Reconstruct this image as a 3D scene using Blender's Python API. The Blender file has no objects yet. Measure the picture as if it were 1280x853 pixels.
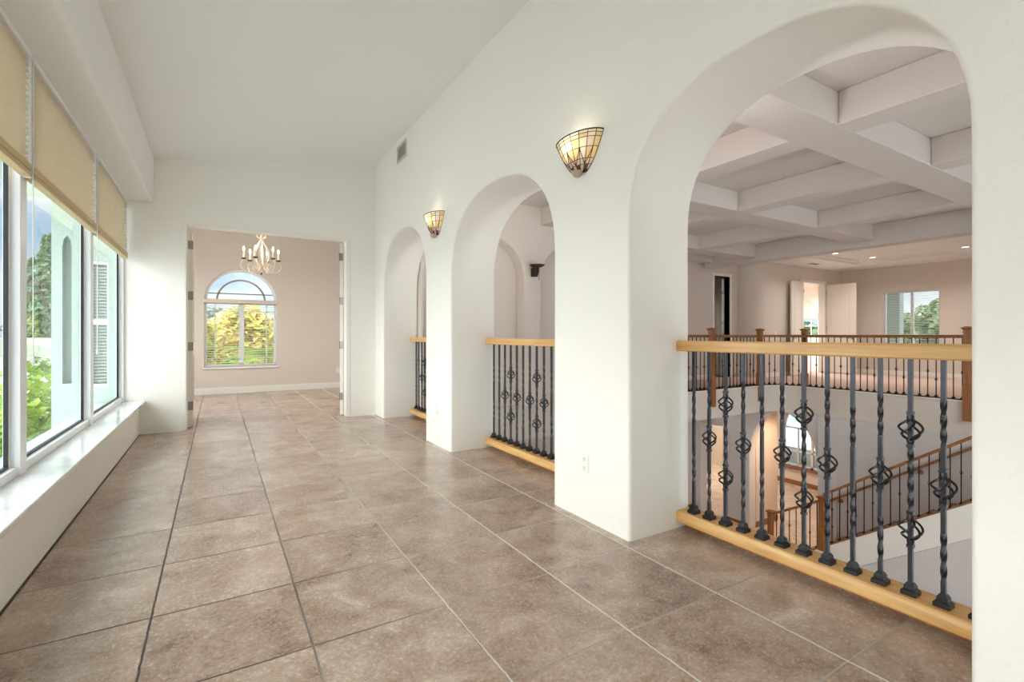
import bpy, math, random
from mathutils import Vector, geometry
random.seed(7)
C = bpy.context.scene.collection
PI = math.pi
H = 1.10                                   # eye height; floor of the corridor is z = 0, corridor runs along +Y

# ------------------------------------------------------------------ mesh helpers
class MB:
    def __init__(s): s.v=[]; s.f=[]; s.m=[]; s.cur=0
    def add(s, vs, fs):
        b=len(s.v); s.v+= [tuple(p) for p in vs]
        for f in fs: s.f.append(tuple(b+i for i in f)); s.m.append(s.cur)
        return s
    def box(s, x0,x1,y0,y1,z0,z1):
        x0,x1=min(x0,x1),max(x0,x1); y0,y1=min(y0,y1),max(y0,y1); z0,z1=min(z0,z1),max(z0,z1)
        return s.add([(x0,y0,z0),(x1,y0,z0),(x1,y1,z0),(x0,y1,z0),(x0,y0,z1),(x1,y0,z1),(x1,y1,z1),(x0,y1,z1)],
              [(0,3,2,1),(4,5,6,7),(0,1,5,4),(1,2,6,5),(2,3,7,6),(3,0,4,7)])
    def taper(s, cx,cy,z0,z1,a,b):          # square frustum, half sizes a (bottom) b (top)
        return s.add([(cx-a,cy-a,z0),(cx+a,cy-a,z0),(cx+a,cy+a,z0),(cx-a,cy+a,z0),(cx-b,cy-b,z1),(cx+b,cy-b,z1),(cx+b,cy+b,z1),(cx-b,cy+b,z1)],
              [(0,3,2,1),(4,5,6,7),(0,1,5,4),(1,2,6,5),(2,3,7,6),(3,0,4,7)])
    def tube(s, pts, r, n=6, cap=True):
        pts=[Vector(p) for p in pts]; N=len(pts); rings=[]
        rr = r if isinstance(r,(list,tuple)) else [r]*N
        ref=None
        for i,p in enumerate(pts):
            t=(pts[min(i+1,N-1)]-pts[max(i-1,0)]); t.normalize()
            if ref is None:
                ref = Vector((0,0,1)) if abs(t.z)<.9 else Vector((1,0,0))
            u=ref-t*ref.dot(t)
            if u.length<1e-6: u=Vector((0,1,0))-t*t.y
            u.normalize(); ref=u; w=t.cross(u)
            rings.append([p+(u*math.cos(2*PI*k/n)+w*math.sin(2*PI*k/n))*rr[i] for k in range(n)])
        vs=[q for R in rings for q in R]; fs=[]
        for i in range(N-1):
            for k in range(n):
                fs.append((i*n+k,i*n+(k+1)%n,(i+1)*n+(k+1)%n,(i+1)*n+k))
        if cap: fs.append(tuple(range(n))[::-1]); fs.append(tuple((N-1)*n+k for k in range(n)))
        return s.add(vs,fs)
    def lathe(s, prof, c=(0,0,0), n=20, a0=0, a1=2*PI):   # prof = (r,z) list
        full=abs(a1-a0-2*PI)<1e-6; m=n if full else n+1; vs=[];fs=[]
        for r,z in prof:
            for k in range(m):
                a=a0+(a1-a0)*k/n; vs.append((c[0]+r*math.cos(a),c[1]+r*math.sin(a),c[2]+z))
        for i in range(len(prof)-1):
            for k in range(n):
                k2=(k+1)%m
                fs.append((i*m+k,i*m+k2,(i+1)*m+k2,(i+1)*m+k))
        return s.add(vs,fs)
    def sweep(s, pts, prof, cap=True):      # prof = (side, up) closed profile; path stays roughly level
        pts=[Vector(p) for p in pts]; N=len(pts); n=len(prof); vs=[];fs=[]
        for i,p in enumerate(pts):
            d0=(pts[i]-pts[i-1]).normalized() if i>0 else (pts[1]-pts[0]).normalized()
            d1=(pts[i+1]-pts[i]).normalized() if i<N-1 else d0
            t=(d0+d1).normalized(); sd=Vector((t.y,-t.x,0)).normalized()
            k=1/max(.3,math.sqrt(max(.05,(1+d0.dot(d1))/2)))
            for a,b in prof: vs.append(p+sd*a*k+Vector((0,0,b)))
        for i in range(N-1):
            for k in range(n): fs.append((i*n+k,i*n+(k+1)%n,(i+1)*n+(k+1)%n,(i+1)*n+k))
        if cap: fs.append(tuple(range(n))[::-1]); fs.append(tuple((N-1)*n+k for k in range(n)))
        return s.add(vs,fs)
    def extrude(s, loops, axis, a, b, r=0.0, flags=None, seg=4):
        """prism of a 2D outline with holes; flagged vertices get a rounded arris of radius r."""
        def P(q,d):
            return (d,q[0],q[1]) if axis=='x' else ((q[0],d,q[1]) if axis=='y' else (q[0],q[1],d))
        sgn = 1 if b>a else -1
        def area(L): return sum(L[i][0]*L[(i+1)%len(L)][1]-L[(i+1)%len(L)][0]*L[i][1] for i in range(len(L)))/2
        LL=[]
        for li,L in enumerate(loops):
            L=list(L); F=list(flags[li]) if flags else [False]*len(L)
            want = 1 if li==0 else -1
            if area(L)*want<0: L.reverse(); F.reverse()
            LL.append((L,F))
        def offset(L,F,off):
            out=[]
            n=len(L)
            for i in range(n):
                if not F[i] or off==0: out.append(L[i]); continue
                p,q,t=L[i-1],L[i],L[(i+1)%n]
                e0=Vector((q[0]-p[0],q[1]-p[1])); e1=Vector((t[0]-q[0],t[1]-q[1]))
                if not F[i-1]: e0=e1
                if not F[(i+1)%n]: e1=e0
                e0.normalize(); e1.normalize()
                nn=Vector((e0.y,-e0.x))+Vector((e1.y,-e1.x)); nn.normalize()
                out.append((q[0]+nn.x*off,q[1]+nn.y*off))
            return out
        ks=[(PI/2*i/seg) for i in range(seg+1)] if r>0 else [PI/2]
        prof=[(-r*(1-math.sin(t)), a+sgn*r*(1-math.cos(t))) for t in ks]
        prof+=[(-r*(1-math.sin(t)), b-sgn*r*(1-math.cos(t))) for t in reversed(ks)]
        base=len(s.v); capA=[];capB=[]
        for L,F in LL:
            n=len(L); st=len(s.v)
            for off,d in prof:
                for q in offset(L,F,off): s.v.append(P(q,d))
            for i in range(len(prof)-1):
                for k in range(n):
                    s.f.append((st+i*n+k,st+i*n+(k+1)%n,st+(i+1)*n+(k+1)%n,st+(i+1)*n+k)); s.m.append(s.cur)
            capA.append((st,n)); capB.append((st+(len(prof)-1)*n,n))
        for cap in (capA,capB):
            idx=[st+k for st,n in cap for k in range(n)]
            def Q(v): return (v[1],v[2],0) if axis=='x' else ((v[0],v[2],0) if axis=='y' else (v[0],v[1],0))
            polys=[[Vector(Q(s.v[st+k])) for k in range(n)] for st,n in cap]
            for t in geometry.tessellate_polygon(polys):
                s.f.append(tuple(idx[i] for i in t)); s.m.append(s.cur)
        return s
    def build(s, name, mats, parent=None, smooth=None, bevel=0, bseg=2, recalc=True):
        off=wloc(parent) if parent else Vector((0,0,0))
        me=bpy.data.meshes.new(name)
        me.from_pydata([(x-off.x,y-off.y,z-off.z) for x,y,z in s.v],[],s.f)
        if not isinstance(mats,(list,tuple)): mats=[mats]
        for m in mats: me.materials.append(m)
        for p,i in zip(me.polygons,s.m): p.material_index=min(i,len(mats)-1)
        if recalc:
            import bmesh
            bm=bmesh.new(); bm.from_mesh(me); bmesh.ops.recalc_face_normals(bm,faces=bm.faces); bm.to_mesh(me); bm.free()
        if smooth:
            for p in me.polygons: p.use_smooth=True
            me.set_sharp_from_angle(angle=math.radians(smooth))
        me.update()
        o=bpy.data.objects.new(name,me); C.objects.link(o)
        if parent: o.parent=parent
        if bevel:
            b=o.modifiers.new('b','BEVEL'); b.width=bevel; b.segments=bseg; b.limit_method='ANGLE'; b.angle_limit=math.radians(40); b.harden_normals=True
            for p in me.polygons: p.use_smooth=True
            me.set_sharp_from_angle(angle=math.radians(35))
        return o
def wloc(o):
    v=Vector((0,0,0))
    while o: v=v+o.location; o=o.parent
    return v
def tag(o,label,cat,group=None,kind=None):
    o['label']=label; o['category']=cat
    if group: o['group']=group
    if kind: o['kind']=kind
    return o
def thing(name,label,cat,loc,group=None,kind=None):
    o=bpy.data.objects.new(name,None); o.empty_display_size=.1; C.objects.link(o); o.location=loc
    return tag(o,label,cat,group,kind)
def struct(name,mb,m,label,cat,**k): return tag(mb.build(name,m,**k),label,cat,None,'structure')
def inst(src,parent,loc,name=None):
    o=src.copy(); C.objects.link(o); o.parent=parent; o.location=loc
    if name: o.name=name
    return o

# ------------------------------------------------------------------ materials
def lin(c):
    return tuple(((x/255)/12.92 if x/255<=.04045 else ((x/255+.055)/1.055)**2.4) for x in c)+(1,)
class N:
    def __init__(s,name):
        s.m=bpy.data.materials.new(name); s.m.use_nodes=True; s.t=s.m.node_tree; s.n=s.t.nodes; s.n.clear()
        s.out=s.n.new('ShaderNodeOutputMaterial')
    def __call__(s,typ,_p=None,**ins):
        n=s.n.new('ShaderNode'+typ)
        for k,v in (_p or {}).items(): setattr(n,k,v)
        for k,v in ins.items():
            key=int(k[1:]) if k[0]=='i' and k[1:].isdigit() else k.replace('_',' ')
            sock=n.inputs[key]
            if isinstance(v,bpy.types.NodeSocket): s.t.links.new(v,sock)
            else: sock.default_value=v
        return n
    def math(s,op,a,b=None,c=None):
        n=s.n.new('ShaderNodeMath'); n.operation=op
        for i,v in enumerate((a,b,c)):
            if v is None: continue
            if isinstance(v,bpy.types.NodeSocket): s.t.links.new(v,n.inputs[i])
            else: n.inputs[i].default_value=v
        return n.outputs[0]
    def mix(s,f,a,b,mode='MIX'):
        n=s.n.new('ShaderNodeMix'); n.data_type='RGBA'; n.blend_type=mode
        for i,v in ((0,f),(6,a),(7,b)):
            if isinstance(v,bpy.types.NodeSocket): s.t.links.new(v,n.inputs[i])
            else: n.inputs[i].default_value=v
        return n.outputs[2]
    def ramp(s,f,stops):
        n=s.n.new('ShaderNodeValToRGB'); e=n.color_ramp.elements
        while len(e)<len(stops): e.new(.5)
        for el,(p,c) in zip(e,stops): el.position=p; el.color=c if len(c)==4 else tuple(c)+(1,)
        s.t.links.new(f,n.inputs[0]); return n.outputs[0]
    def done(s,sh): s.t.links.new(sh,s.out.inputs[0]); return s.m
    def obj(s): return s.n.new('ShaderNodeTexCoord').outputs['Object']
def paint(name,c,rough=.6,bump=.12,scale=70,spec=.3):
    n=N(name); co=n.obj()
    nz=n('TexNoise',Vector=co,Scale=scale,Detail=3.0)
    lg=n('TexNoise',Vector=co,Scale=1.3,Detail=2.0)
    col=n.mix(n.math('MULTIPLY',lg.outputs['Fac'],.10),lin(c),lin(tuple(x*.93 for x in c)))
    b=n('Bump',Strength=bump,Distance=.01,Height=nz.outputs['Fac'])
    p=n('BsdfPrincipled',Base_Color=col,Roughness=rough,Normal=b.outputs[0]); p.inputs['Specular IOR Level'].default_value=spec
    return n.done(p.outputs[0])
def plain(name,c,rough=.5,metal=0,spec=.5,noise=.08,scale=25):
    n=N(name); nz=n('TexNoise',Vector=n.obj(),Scale=scale,Detail=3.0)
    col=n.mix(n.math('MULTIPLY',nz.outputs['Fac'],noise*2),lin(c),lin(tuple(x*.8 for x in c)))
    p=n('BsdfPrincipled',Base_Color=col,Roughness=rough,Metallic=metal); p.inputs['Specular IOR Level'].default_value=spec
    return n.done(p.outputs[0])
def wood(name,c1,c2,axis='y',rough=.35):
    n=N(name); co=n.obj()
    sc={'x':(1.2,18,18),'y':(18,1.2,18),'z':(18,18,1.2)}[axis]
    mp=n('Mapping',Vector=co,Scale=sc)
    nz=n('TexNoise',Vector=mp.outputs[0],Scale=2.5,Detail=5.0,Distortion=.6)
    col=n.ramp(nz.outputs['Fac'],[(.3,lin(c2)),(.65,lin(c1))])
    b=n('Bump',Strength=.05,Distance=.003,Height=nz.outputs['Fac'])
    p=n('BsdfPrincipled',Base_Color=col,Roughness=rough,Normal=b.outputs[0])
    return n.done(p.outputs[0])
def emit(name,c,st):
    n=N(name); e=n('Emission',Color=lin(c),Strength=st); return n.done(e.outputs[0])
def thin_glass(name,tint,refl=1.0):
    n=N(name); f=n('Fresnel',IOR=1.45); t=n('BsdfTransparent',Color=tint); g=n('BsdfGlossy',Roughness=.01)
    m=n('MixShader',i0=n.math('MULTIPLY',f.outputs[0],refl),i1=t.outputs[0],i2=g.outputs[0]); return n.done(m.outputs[0])
def translucent(name,c,amt=.5,rough=.7,c2=None):
    n=N(name); nz=n('TexNoise',Vector=n.obj(),Scale=12.0,Detail=2.0)
    col=n.mix(nz.outputs['Fac'],lin(c),lin(c2 or tuple(x*.93 for x in c)))
    d=n('BsdfPrincipled',Base_Color=col,Roughness=rough); t=n('BsdfTranslucent',Color=col)
    m=n('MixShader',i0=amt,i1=d.outputs[0],i2=t.outputs[0]); return n.done(m.outputs[0])
def leafmat(name,cols,amt=.35):
    n=N(name); nz=n('TexNoise',Vector=n.obj(),Scale=2.2,Detail=4.0)
    k=len(cols); col=n.ramp(nz.outputs['Fac'],[(.3+.4*i/(k-1),lin(c)) for i,c in enumerate(cols)])
    d=n('BsdfPrincipled',Base_Color=col,Roughness=.5); t=n('BsdfTranslucent',Color=col)
    m=n('MixShader',i0=amt,i1=d.outputs[0],i2=t.outputs[0]); return n.done(m.outputs[0])
def tilemat(name,ox,oy,s,tones,grout_d,grout_p,rough=.3,rot=0,gw=.0046):
    n=N(name); co=n.obj()
    if rot: co=n('Mapping',Vector=co,Rotation=(0,0,rot)).outputs[0]
    w=n('TexNoise',Vector=co,Scale=26.0,Detail=2.0)
    sp=n('SeparateXYZ',Vector=co)
    wob=n.math('MULTIPLY',n.math('SUBTRACT',w.outputs['Fac'],.5),.016)
    def cell(c,o):
        u=n.math('DIVIDE',n.math('SUBTRACT',c,o),s)
        fl=n.math('FLOOR',u); fr=n.math('SUBTRACT',u,fl)
        fr=n.math('ADD',fr,wob)
        e=n.math('MULTIPLY',n.math('MINIMUM',fr,n.math('SUBTRACT',1.0,fr)),s)
        return fl,e
    ix,ex=cell(sp.outputs[0],ox); iy,ey=cell(sp.outputs[1],oy)
    gx=n('MapRange',Value=ex,From_Min=gw*.55,From_Max=gw*1.25,To_Min=1.0,To_Max=0.0).outputs[0]
    gy=n('MapRange',Value=ey,From_Min=gw*.5,From_Max=gw*1.15,To_Min=1.0,To_Max=0.0).outputs[0]
    g=n.math('MAXIMUM',gx,gy)
    cv=n('CombineXYZ',X=ix,Y=iy); wn=n('TexWhiteNoise',Vector=cv.outputs[0])
    # shifted texture per tile so that the mottling does not run across joints
    vo=n('VectorMath',{'operation':'MULTIPLY_ADD'},i0=wn.outputs['Color'],i1=(7,7,7),i2=co)
    a=n('TexNoise',Vector=vo.outputs[0],Scale=4.2,Detail=8.0,Roughness=.68,Distortion=.6)
    b=n('TexNoise',Vector=vo.outputs[0],Scale=75.0,Detail=5.0,Roughness=.7)
    c=n('TexNoise',Vector=vo.outputs[0],Scale=11.0,Detail=6.0,Roughness=.75,Distortion=1.5)
    mixv=n.math('ADD',n.math('MULTIPLY',a.outputs['Fac'],.66),n.math('MULTIPLY',b.outputs['Fac'],.34))
    mixv=n.math('ADD',mixv,n.math('MULTIPLY',n.math('SUBTRACT',wn.outputs['Value'],.5),.07))
    col=n.ramp(mixv,[(.36,lin(tones[0])),(.46,lin(tones[1])),(.56,lin(tones[2])),(.68,lin(tones[3]))])
    vein=n('MapRange',Value=n.math('ABSOLUTE',n.math('SUBTRACT',c.outputs['Fac'],.5)),From_Min=0.0,From_Max=.035,To_Min=.35,To_Max=0.0).outputs[0]
    col=n.mix(vein,col,lin(tones[3]))
    # joint colour: shade painted dark by the windows, glints painted pale toward the arches
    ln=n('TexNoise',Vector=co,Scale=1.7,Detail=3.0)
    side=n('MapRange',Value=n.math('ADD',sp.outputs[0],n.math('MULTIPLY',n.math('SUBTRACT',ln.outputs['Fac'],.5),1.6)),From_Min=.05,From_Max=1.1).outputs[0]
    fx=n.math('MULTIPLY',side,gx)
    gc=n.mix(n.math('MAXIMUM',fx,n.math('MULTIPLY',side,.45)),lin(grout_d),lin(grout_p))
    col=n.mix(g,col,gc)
    hgt=n.math('SUBTRACT',n.math('MULTIPLY',a.outputs['Fac'],.35),n.math('MULTIPLY',g,1.0))
    hgt=n.math('ADD',hgt,n.math('MULTIPLY',b.outputs['Fac'],.10))
    bp=n('Bump',Strength=.30,Distance=.006,Height=hgt)
    rg=n.math('ADD',n.math('MULTIPLY',b.outputs['Fac'],.22),n.math('ADD',n.math('MULTIPLY',g,.3),rough-.16))
    p=n('BsdfPrincipled',Base_Color=col,Roughness=rg,Normal=bp.outputs[0]); p.inputs['Specular IOR Level'].default_value=.55
    return n.done(p.outputs[0])

M={}
M['white']=paint('white_wall_paint',(243,240,234),bump=.28,scale=55)
M['reveal']=M['white']
M['ceil']=paint('ceiling_paint',(236,236,234),bump=.06)
M['beige']=paint('beige_wall_paint',(219,209,200))
M['coffer']=paint('coffer_paint',(214,205,199))
M['daywall']=paint('pale_grey_wall_paint',(216,212,212))
M['trim']=plain('white_trim_enamel',(240,238,232),rough=.35,noise=.03)
M['vinyl']=plain('white_window_frame',(238,240,243),rough=.3,noise=.02)
M['black']=plain('black_gasket',(12,13,15),rough=.4)
M['glass']=thin_glass('window_glass',(.92,.955,.945,1),.25)
M['clear']=thin_glass('clear_glass',(.96,.98,.97,1),.3)
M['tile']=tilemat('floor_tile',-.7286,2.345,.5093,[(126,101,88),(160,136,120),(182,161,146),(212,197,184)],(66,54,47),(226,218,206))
M['tile_low']=tilemat('lower_floor_tile',0,0,.5093,[(186,170,156),(204,190,176),(216,204,194),(230,220,210)],(120,100,84),(150,130,112),rot=.785)
M['oak']=wood('honey_oak',(222,178,116),(200,150,86),'y')
M['oakd']=wood('oak_board',(196,146,84),(150,100,50),'y')
M['rail']=wood('brown_oak_rail',(162,108,62),(118,74,38),'y')
M['post']=wood('brown_oak_post',(166,108,58),(120,74,36),'z')
M['iron']=plain('wrought_iron',(66,66,70),rough=.3,metal=.85,noise=.25)
M['irond']=plain('dark_bronze_iron',(48,40,36),rough=.45,metal=.6)
M['blind']=translucent('pleated_shade_fabric',(240,232,216),.3)
M['blindrail']=plain('shade_rail',(196,172,126),rough=.5)
M['slat']=translucent('blind_slat',(238,236,228),.3)
M['carpet']=paint('pink_beige_carpet',(214,192,180),rough=.95,bump=.5,scale=220,spec=.05)
M['door']=plain('painted_door',(232,226,216),rough=.4,noise=.03)
M['steel']=plain('satin_nickel',(150,148,142),rough=.35,metal=.9)
M['vent']=plain('vent_grey',(206,205,200),rough=.5)
M['plate']=plain('outlet_plate',(236,234,226),rough=.35,noise=.02)
M['slot']=plain('outlet_slot',(150,148,142),rough=.6)
M['lead']=plain('lead_came',(62,48,36),rough=.5,metal=.4)
M['chand']=plain('cream_iron',(228,214,196),rough=.45)
M['candle']=plain('candle_sleeve',(246,238,220),rough=.5)
M['bronze']=plain('bobeche_bronze',(96,82,70),rough=.5,metal=.3)
M['bulb']=emit('warm_bulb',(255,226,180),14)
M['downlight']=emit('downlight_lens',(255,236,214),5)
M['stucco']=paint('pale_green_stucco',(170,186,178),bump=.5,scale=40)
M['ledge']=plain('painted_ledge',(186,196,200),rough=.6)
M['grass']=paint('pale_gravel',(202,206,208),rough=.9,bump=.6,scale=30)
M['asphalt']=plain('pale_driveway',(206,202,194),rough=.9)
M['siding']=plain('white_siding',(232,232,228),rough=.7)
M['roof']=plain('house_roof',(160,168,150),rough=.8)
M['bark']=plain('bark',(110,92,74),rough=.9,noise=.4)
M['leaf']=leafmat('hedge_leaves',[(92,124,36),(150,184,60),(208,222,104)])
M['leafd']=leafmat('dark_tree_leaves',[(64,88,58),(98,124,84),(140,158,116)])
M['leafy']=leafmat('yellow_leaves',[(140,160,60),(214,200,104),(238,222,156)])
M['leafg']=leafmat('grey_green_leaves',[(86,112,96),(128,150,134),(170,186,168)])
M['palm']=leafmat('palm_leaves',[(110,150,50),(160,190,70),(210,214,110)])
def marble():
    n=N('polished_marble_sill'); co=n.obj()
    a=n('TexNoise',Vector=co,Scale=3.5,Detail=7.0,Distortion=1.4)
    col=n.ramp(a.outputs['Fac'],[(.30,lin((220,222,223))),(.48,lin((238,239,239))),(.7,lin((242,242,240)))])
    p=n('BsdfPrincipled',Base_Color=col,Roughness=.08); p.inputs['Specular IOR Level'].default_value=.7
    return n.done(p.outputs[0])
M['marble']=marble()
for k,c in {'sg_cream':(250,242,222),'sg_amber':(244,218,164),'sg_pink':(240,222,208),'sg_brown':(128,92,66)}.items():
    M[k]=translucent(k.replace('sg','stained_glass'),c,.6,.25)

# ------------------------------------------------------------------ arch outline helpers
def superarch(cy,a,spring,b,n=2.3,k=28):
    pts=[]
    for i in range(k+1):
        t=PI*i/k; c,s=math.cos(t),math.sin(t)
        pts.append((cy-a*math.copysign(abs(c)**(2/n),c), spring+b*abs(s)**(2/n)))
    return pts                                # from low-y side to high-y side
ARCH=[(1.2065,.6825,1.69,.62),(3.385,.815,1.63,.69),(5.605,.765,1.64,.71)]
XW,XB=1.87,2.345                              # arched wall: corridor face, stairwell face
YE=6.72                                       # end wall face
# ---- arched wall
L=[(-3.15,-.02)];F=[False]
for cy,a,sp,b in ARCH:
    L+= [(cy-a,-.02)]+superarch(cy,a,sp,b)+[(cy+a,-.02)]; F+=[True]*31
L+=[(YE+.15,-.02),(YE+.15,3.62),(-3.15,3.62)]; F+=[False]*3
mb=MB().extrude([L],'x',XW,XB,r=.022,flags=[F])
struct('wall_right',mb,M['white'],'thick white wall pierced by three arches, right side of the corridor','wall',smooth=32)

# ---- corridor floor and its slab
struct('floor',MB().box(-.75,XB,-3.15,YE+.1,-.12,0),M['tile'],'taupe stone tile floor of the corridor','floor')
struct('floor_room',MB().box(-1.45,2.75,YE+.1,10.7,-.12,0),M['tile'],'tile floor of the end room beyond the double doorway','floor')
struct('trim_slab',MB().box(XB-.25,XB-.001,-3.15,YE,-.57,-.12),M['daywall'],'slab edge below the arched wall on the stairwell side','slab edge')

# ---- sloped ceiling and soffit over the windows
mb=MB().extrude([[(-.75,3.048),(XW+.1,3.466),(XW+.1,3.62),(-.75,3.62)]],'y',-3.15,YE+.1)
struct('ceiling',mb,M['ceil'],'pale sloping ceiling of the corridor','ceiling')
mb=MB().extrude([[(-1.12,2.566),(-.604,2.566),(-.604,3.2),(-1.12,3.2)]],'y',-3.15,YE,r=0)
struct('ceiling_soffit',mb,M['ceil'],'boxed soffit running above the left windows','soffit',bevel=.03,bseg=4)

# ---- end wall with doorway
DX0,DX1,DZ=-.345,1.53,2.388
L=[(-.93,-.02),(DX0,-.02),(DX0,DZ),(DX1,DZ),(DX1,-.02),(XB,-.02),(XB,3.62),(-.93,3.62)]
struct('wall_end',MB().extrude([L],'y',YE,YE+.15),M['white'],'white end wall around the double doorway','wall')
L=[(DX0,0),(DX0+.042,0),(DX0+.042,DZ-.03),(DX1-.058,DZ-.03),(DX1-.058,0),(DX1,0),(DX1,DZ),(DX0,DZ)]
mb=MB().extrude([L],'y',YE-.004,YE+.154)
struct('trim_1',mb,M['trim'],'white frame lining the double doorway in the end wall','door frame',bevel=.008)

# ---- wall below the windows, posts, sill
struct('wall_left',MB().box(-1.0,-.735,-3.15,YE,-.02,.345),M['white'],'low white wall under the left windows','wall')
struct('trim_2',MB().box(-.80,-.728,-3.15,YE,0,.004),plain('dark_joint',(70,58,48)),'dark joint line along the foot of the window wall','joint')
struct('window_sill',MB().box(-.885,-.682,-3.15,YE-.01,.345,.372),M['marble'],'polished white marble sill under the left windows','window sill',bevel=.006)
struct('wall_back',MB().box(-1.12,XB,-3.3,-3.15,-.02,3.62),M['white'],'white wall behind the viewpoint closing the corridor','wall')
POST=[3.49-1.625*k for k in (4,3,2,1)]+[3.49,5.12,6.735]
mbp=MB()
for i,yc in enumerate(POST):
    mb=MB().box(-.935,-.868,yc-.03 if i<6 else 6.69,min(yc+.07,YE),.372,2.57)
    struct('trim_%d'%(3+i),mb,M['vinyl'],['white post between the farthest hidden windows','white window post behind the viewpoint','white window post beside the viewpoint','white window post nearest the viewpoint','white post between first and second visible left windows','white post between second and third left windows','white post where the windows meet the end wall'][i],'window post',bevel=.004)
wl=['left window behind the viewpoint, out of sight','second left window behind the viewpoint','left window beside the viewpoint','left window cut by the picture edge, its black gasket showing','left window showing hedge, trees and sky','narrow-looking left window next to the end wall']
for i in range(6):
    y0=POST[i]+.07; y1=POST[i+1]-.03 if i<5 else 6.69
    w=thing('window_%d'%(i+1),wl[i],'window',(-.92,(y0+y1)/2,.372),kind='structure')
    mb=MB()
    mb.box(-.935,-.880,y0,y1,.372,.42); mb.box(-.935,-.880,y0,y1,2.50,2.57)
    mb.box(-.935,-.885,y0,y0+.03,.42,2.50); mb.box(-.930,-.905,y1-.02,y1,.42,2.50)
    mb.build('frame',M['vinyl'],w,bevel=.003)
    g=MB()
    g.box(-.925,-.908,y0+.03,y1-.02,.42,.432); g.box(-.925,-.908,y0+.03,y1-.02,2.488,2.50)
    g.box(-.925,-.908,y0+.03,y0+.042,.432,2.488); g.box(-.925,-.908,y1-.031,y1-.02,.432,2.488)
    g.build('gasket',M['black'],w)
    MB().box(-.922,-.916,y0+.04,y1-.035,.43,2.49).build('pane',M['glass'],w)
# head above the windows, exterior ledge
struct('wall_left_upper',MB().box(-1.12,-.90,-3.15,YE,2.55,3.62),M['white'],'wall above the left windows, hidden by the soffit','wall')
struct('trim_ledge',MB().box(-1.10,-.935,-3.15,6.74,.345,.372),M['ledge'],'pale ledge outside below the left windows','ledge')
struct('wall_left_outside',MB().box(-1.06,-1.0,-3.15,6.74,-3.6,.345),M['stucco'],'outside face of the wall below the windows','wall')

# ---- pleated shades
lab=['half lowered pleated beige shade behind the viewpoint, out of frame','half lowered pleated beige shade beside the viewpoint, out of frame','cut-off pleated beige shade at the left picture edge','widest pleated beige shade, over the window that shows the hedge','pleated beige shade next to the end wall']
for i,(y0,y1) in enumerate([(-1.35,.23),(.27,1.85),(1.885,3.46),(3.505,5.045),(5.105,6.63)]):
    b=thing('pleated_shade',lab[i],'window shade',(-.84,(y0+y1)/2,2.566),group='pleated shades over the left windows')
    MB().box(-.866,-.826,y0,y1,2.538,2.566).build('headrail',M['vinyl'],b,bevel=.004)
    zt,zb=2.538,(1.15 if i<2 else 1.985); n=17 if i>1 else 40; vs=[];fs=[]  # unseen shades hang lower, put there to cut daylight on the near wall
    for k in range(2*n+1):
        z=zt+(zb-zt)*k/(2*n); d=.014 if k%2 else -.014
        vs+=[(-.846+d,y0+.01,z),(-.846+d,y1-.012,z)]
    fs=[(2*k,2*k+1,2*k+3,2*k+2) for k in range(2*n)]
    vs2=[(x-.004,y,z) for x,y,z in vs]; m=len(vs)
    fs2=[tuple(m+q for q in f[::-1]) for f in fs]
    MB().add(vs+vs2,fs+fs2).build('fabric',M['blind'],b,recalc=False)
    r=MB().box(-.866,-.824,y0+.006,y1-.006,zb-.037,zb); r.box(-.868,-.822,y0+.006,y1-.006,zb-.067,zb-.04)
    r.build('bottom_rail',M['blindrail'],b,bevel=.005)
    MB().tube([(-.83,y0-.005,2.54),(-.83,y0-.005,.98)],.003,5).lathe([(0,0),(.007,.005),(.009,.03),(.003,.05)],(-.83,y0-.005,.94),8).build('cord',M['vinyl'],b,smooth=50)
    MB().box(-.868,-.834,y1-.008,y1+.032,1.92,2.566).build('side_channel',M['vinyl'],b)

# ------------------------------------------------------------------ end room
def rect(a,b,c,d): return [(a,c),(b,c),(b,d),(a,d)]
def archhole(x0,x1,zb,zs,k=24):
    cx=(x0+x1)/2; r=(x1-x0)/2
    return [(x0,zb),(x1,zb)]+[(cx+r*math.cos(PI*i/k),zs+r*math.sin(PI*i/k)) for i in range(k+1)]
WX0,WX1,WZ0,WZS=-.21,.995,.50,1.735
mb=MB().extrude([rect(-1.45,2.75,-.1,3.5),archhole(WX0,WX1,WZ0,WZS)],'y',10.53,10.70)
struct('wall_end_room',mb,M['beige'],'pinkish beige wall of the end room with the arched window','wall',smooth=30)
struct('wall_end_room_right',MB().box(2.6,2.75,YE+.15,10.53,-.1,3.5),M['beige'],'right wall of the end room','wall')
struct('wall_end_room_left',MB().extrude([rect(YE+.15,10.53,-.1,3.5),rect(7.5,9.9,.5,2.4)],'x',-1.45,-1.3),M['beige'],'left wall of the end room','wall')
w=thing('window_15','side window of the end room, out of view','window',(-1.38,8.7,.5),kind='structure')  # unseen window added to let more daylight into the end room
MB().extrude([rect(7.5,9.9,.5,2.4),rect(7.55,9.85,.55,2.35)],'x',-1.42,-1.34).build('frame',M['vinyl'],w)
MB().box(-1.384,-1.378,7.53,9.87,.53,2.37).build('pane',M['clear'],w)
struct('ceiling_end_room',MB().box(-1.45,2.75,YE+.15,10.7,3.4,3.5),M['ceil'],'ceiling of the end room','ceiling')
mb=MB().box(-1.3,2.6,10.512,10.53,0,.112); mb.box(-1.3,2.6,10.518,10.53,.112,.122)
struct('baseboard_end_room',mb,M['trim'],'white baseboard below the arched window wall','baseboard',bevel=.003)
w=thing('window_7','arched window of the end room, half-round light over two sashes','window',(.39,10.6,.5),kind='structure')
cx=(WX0+WX1)/2; R=(WX1-WX0)/2
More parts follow.
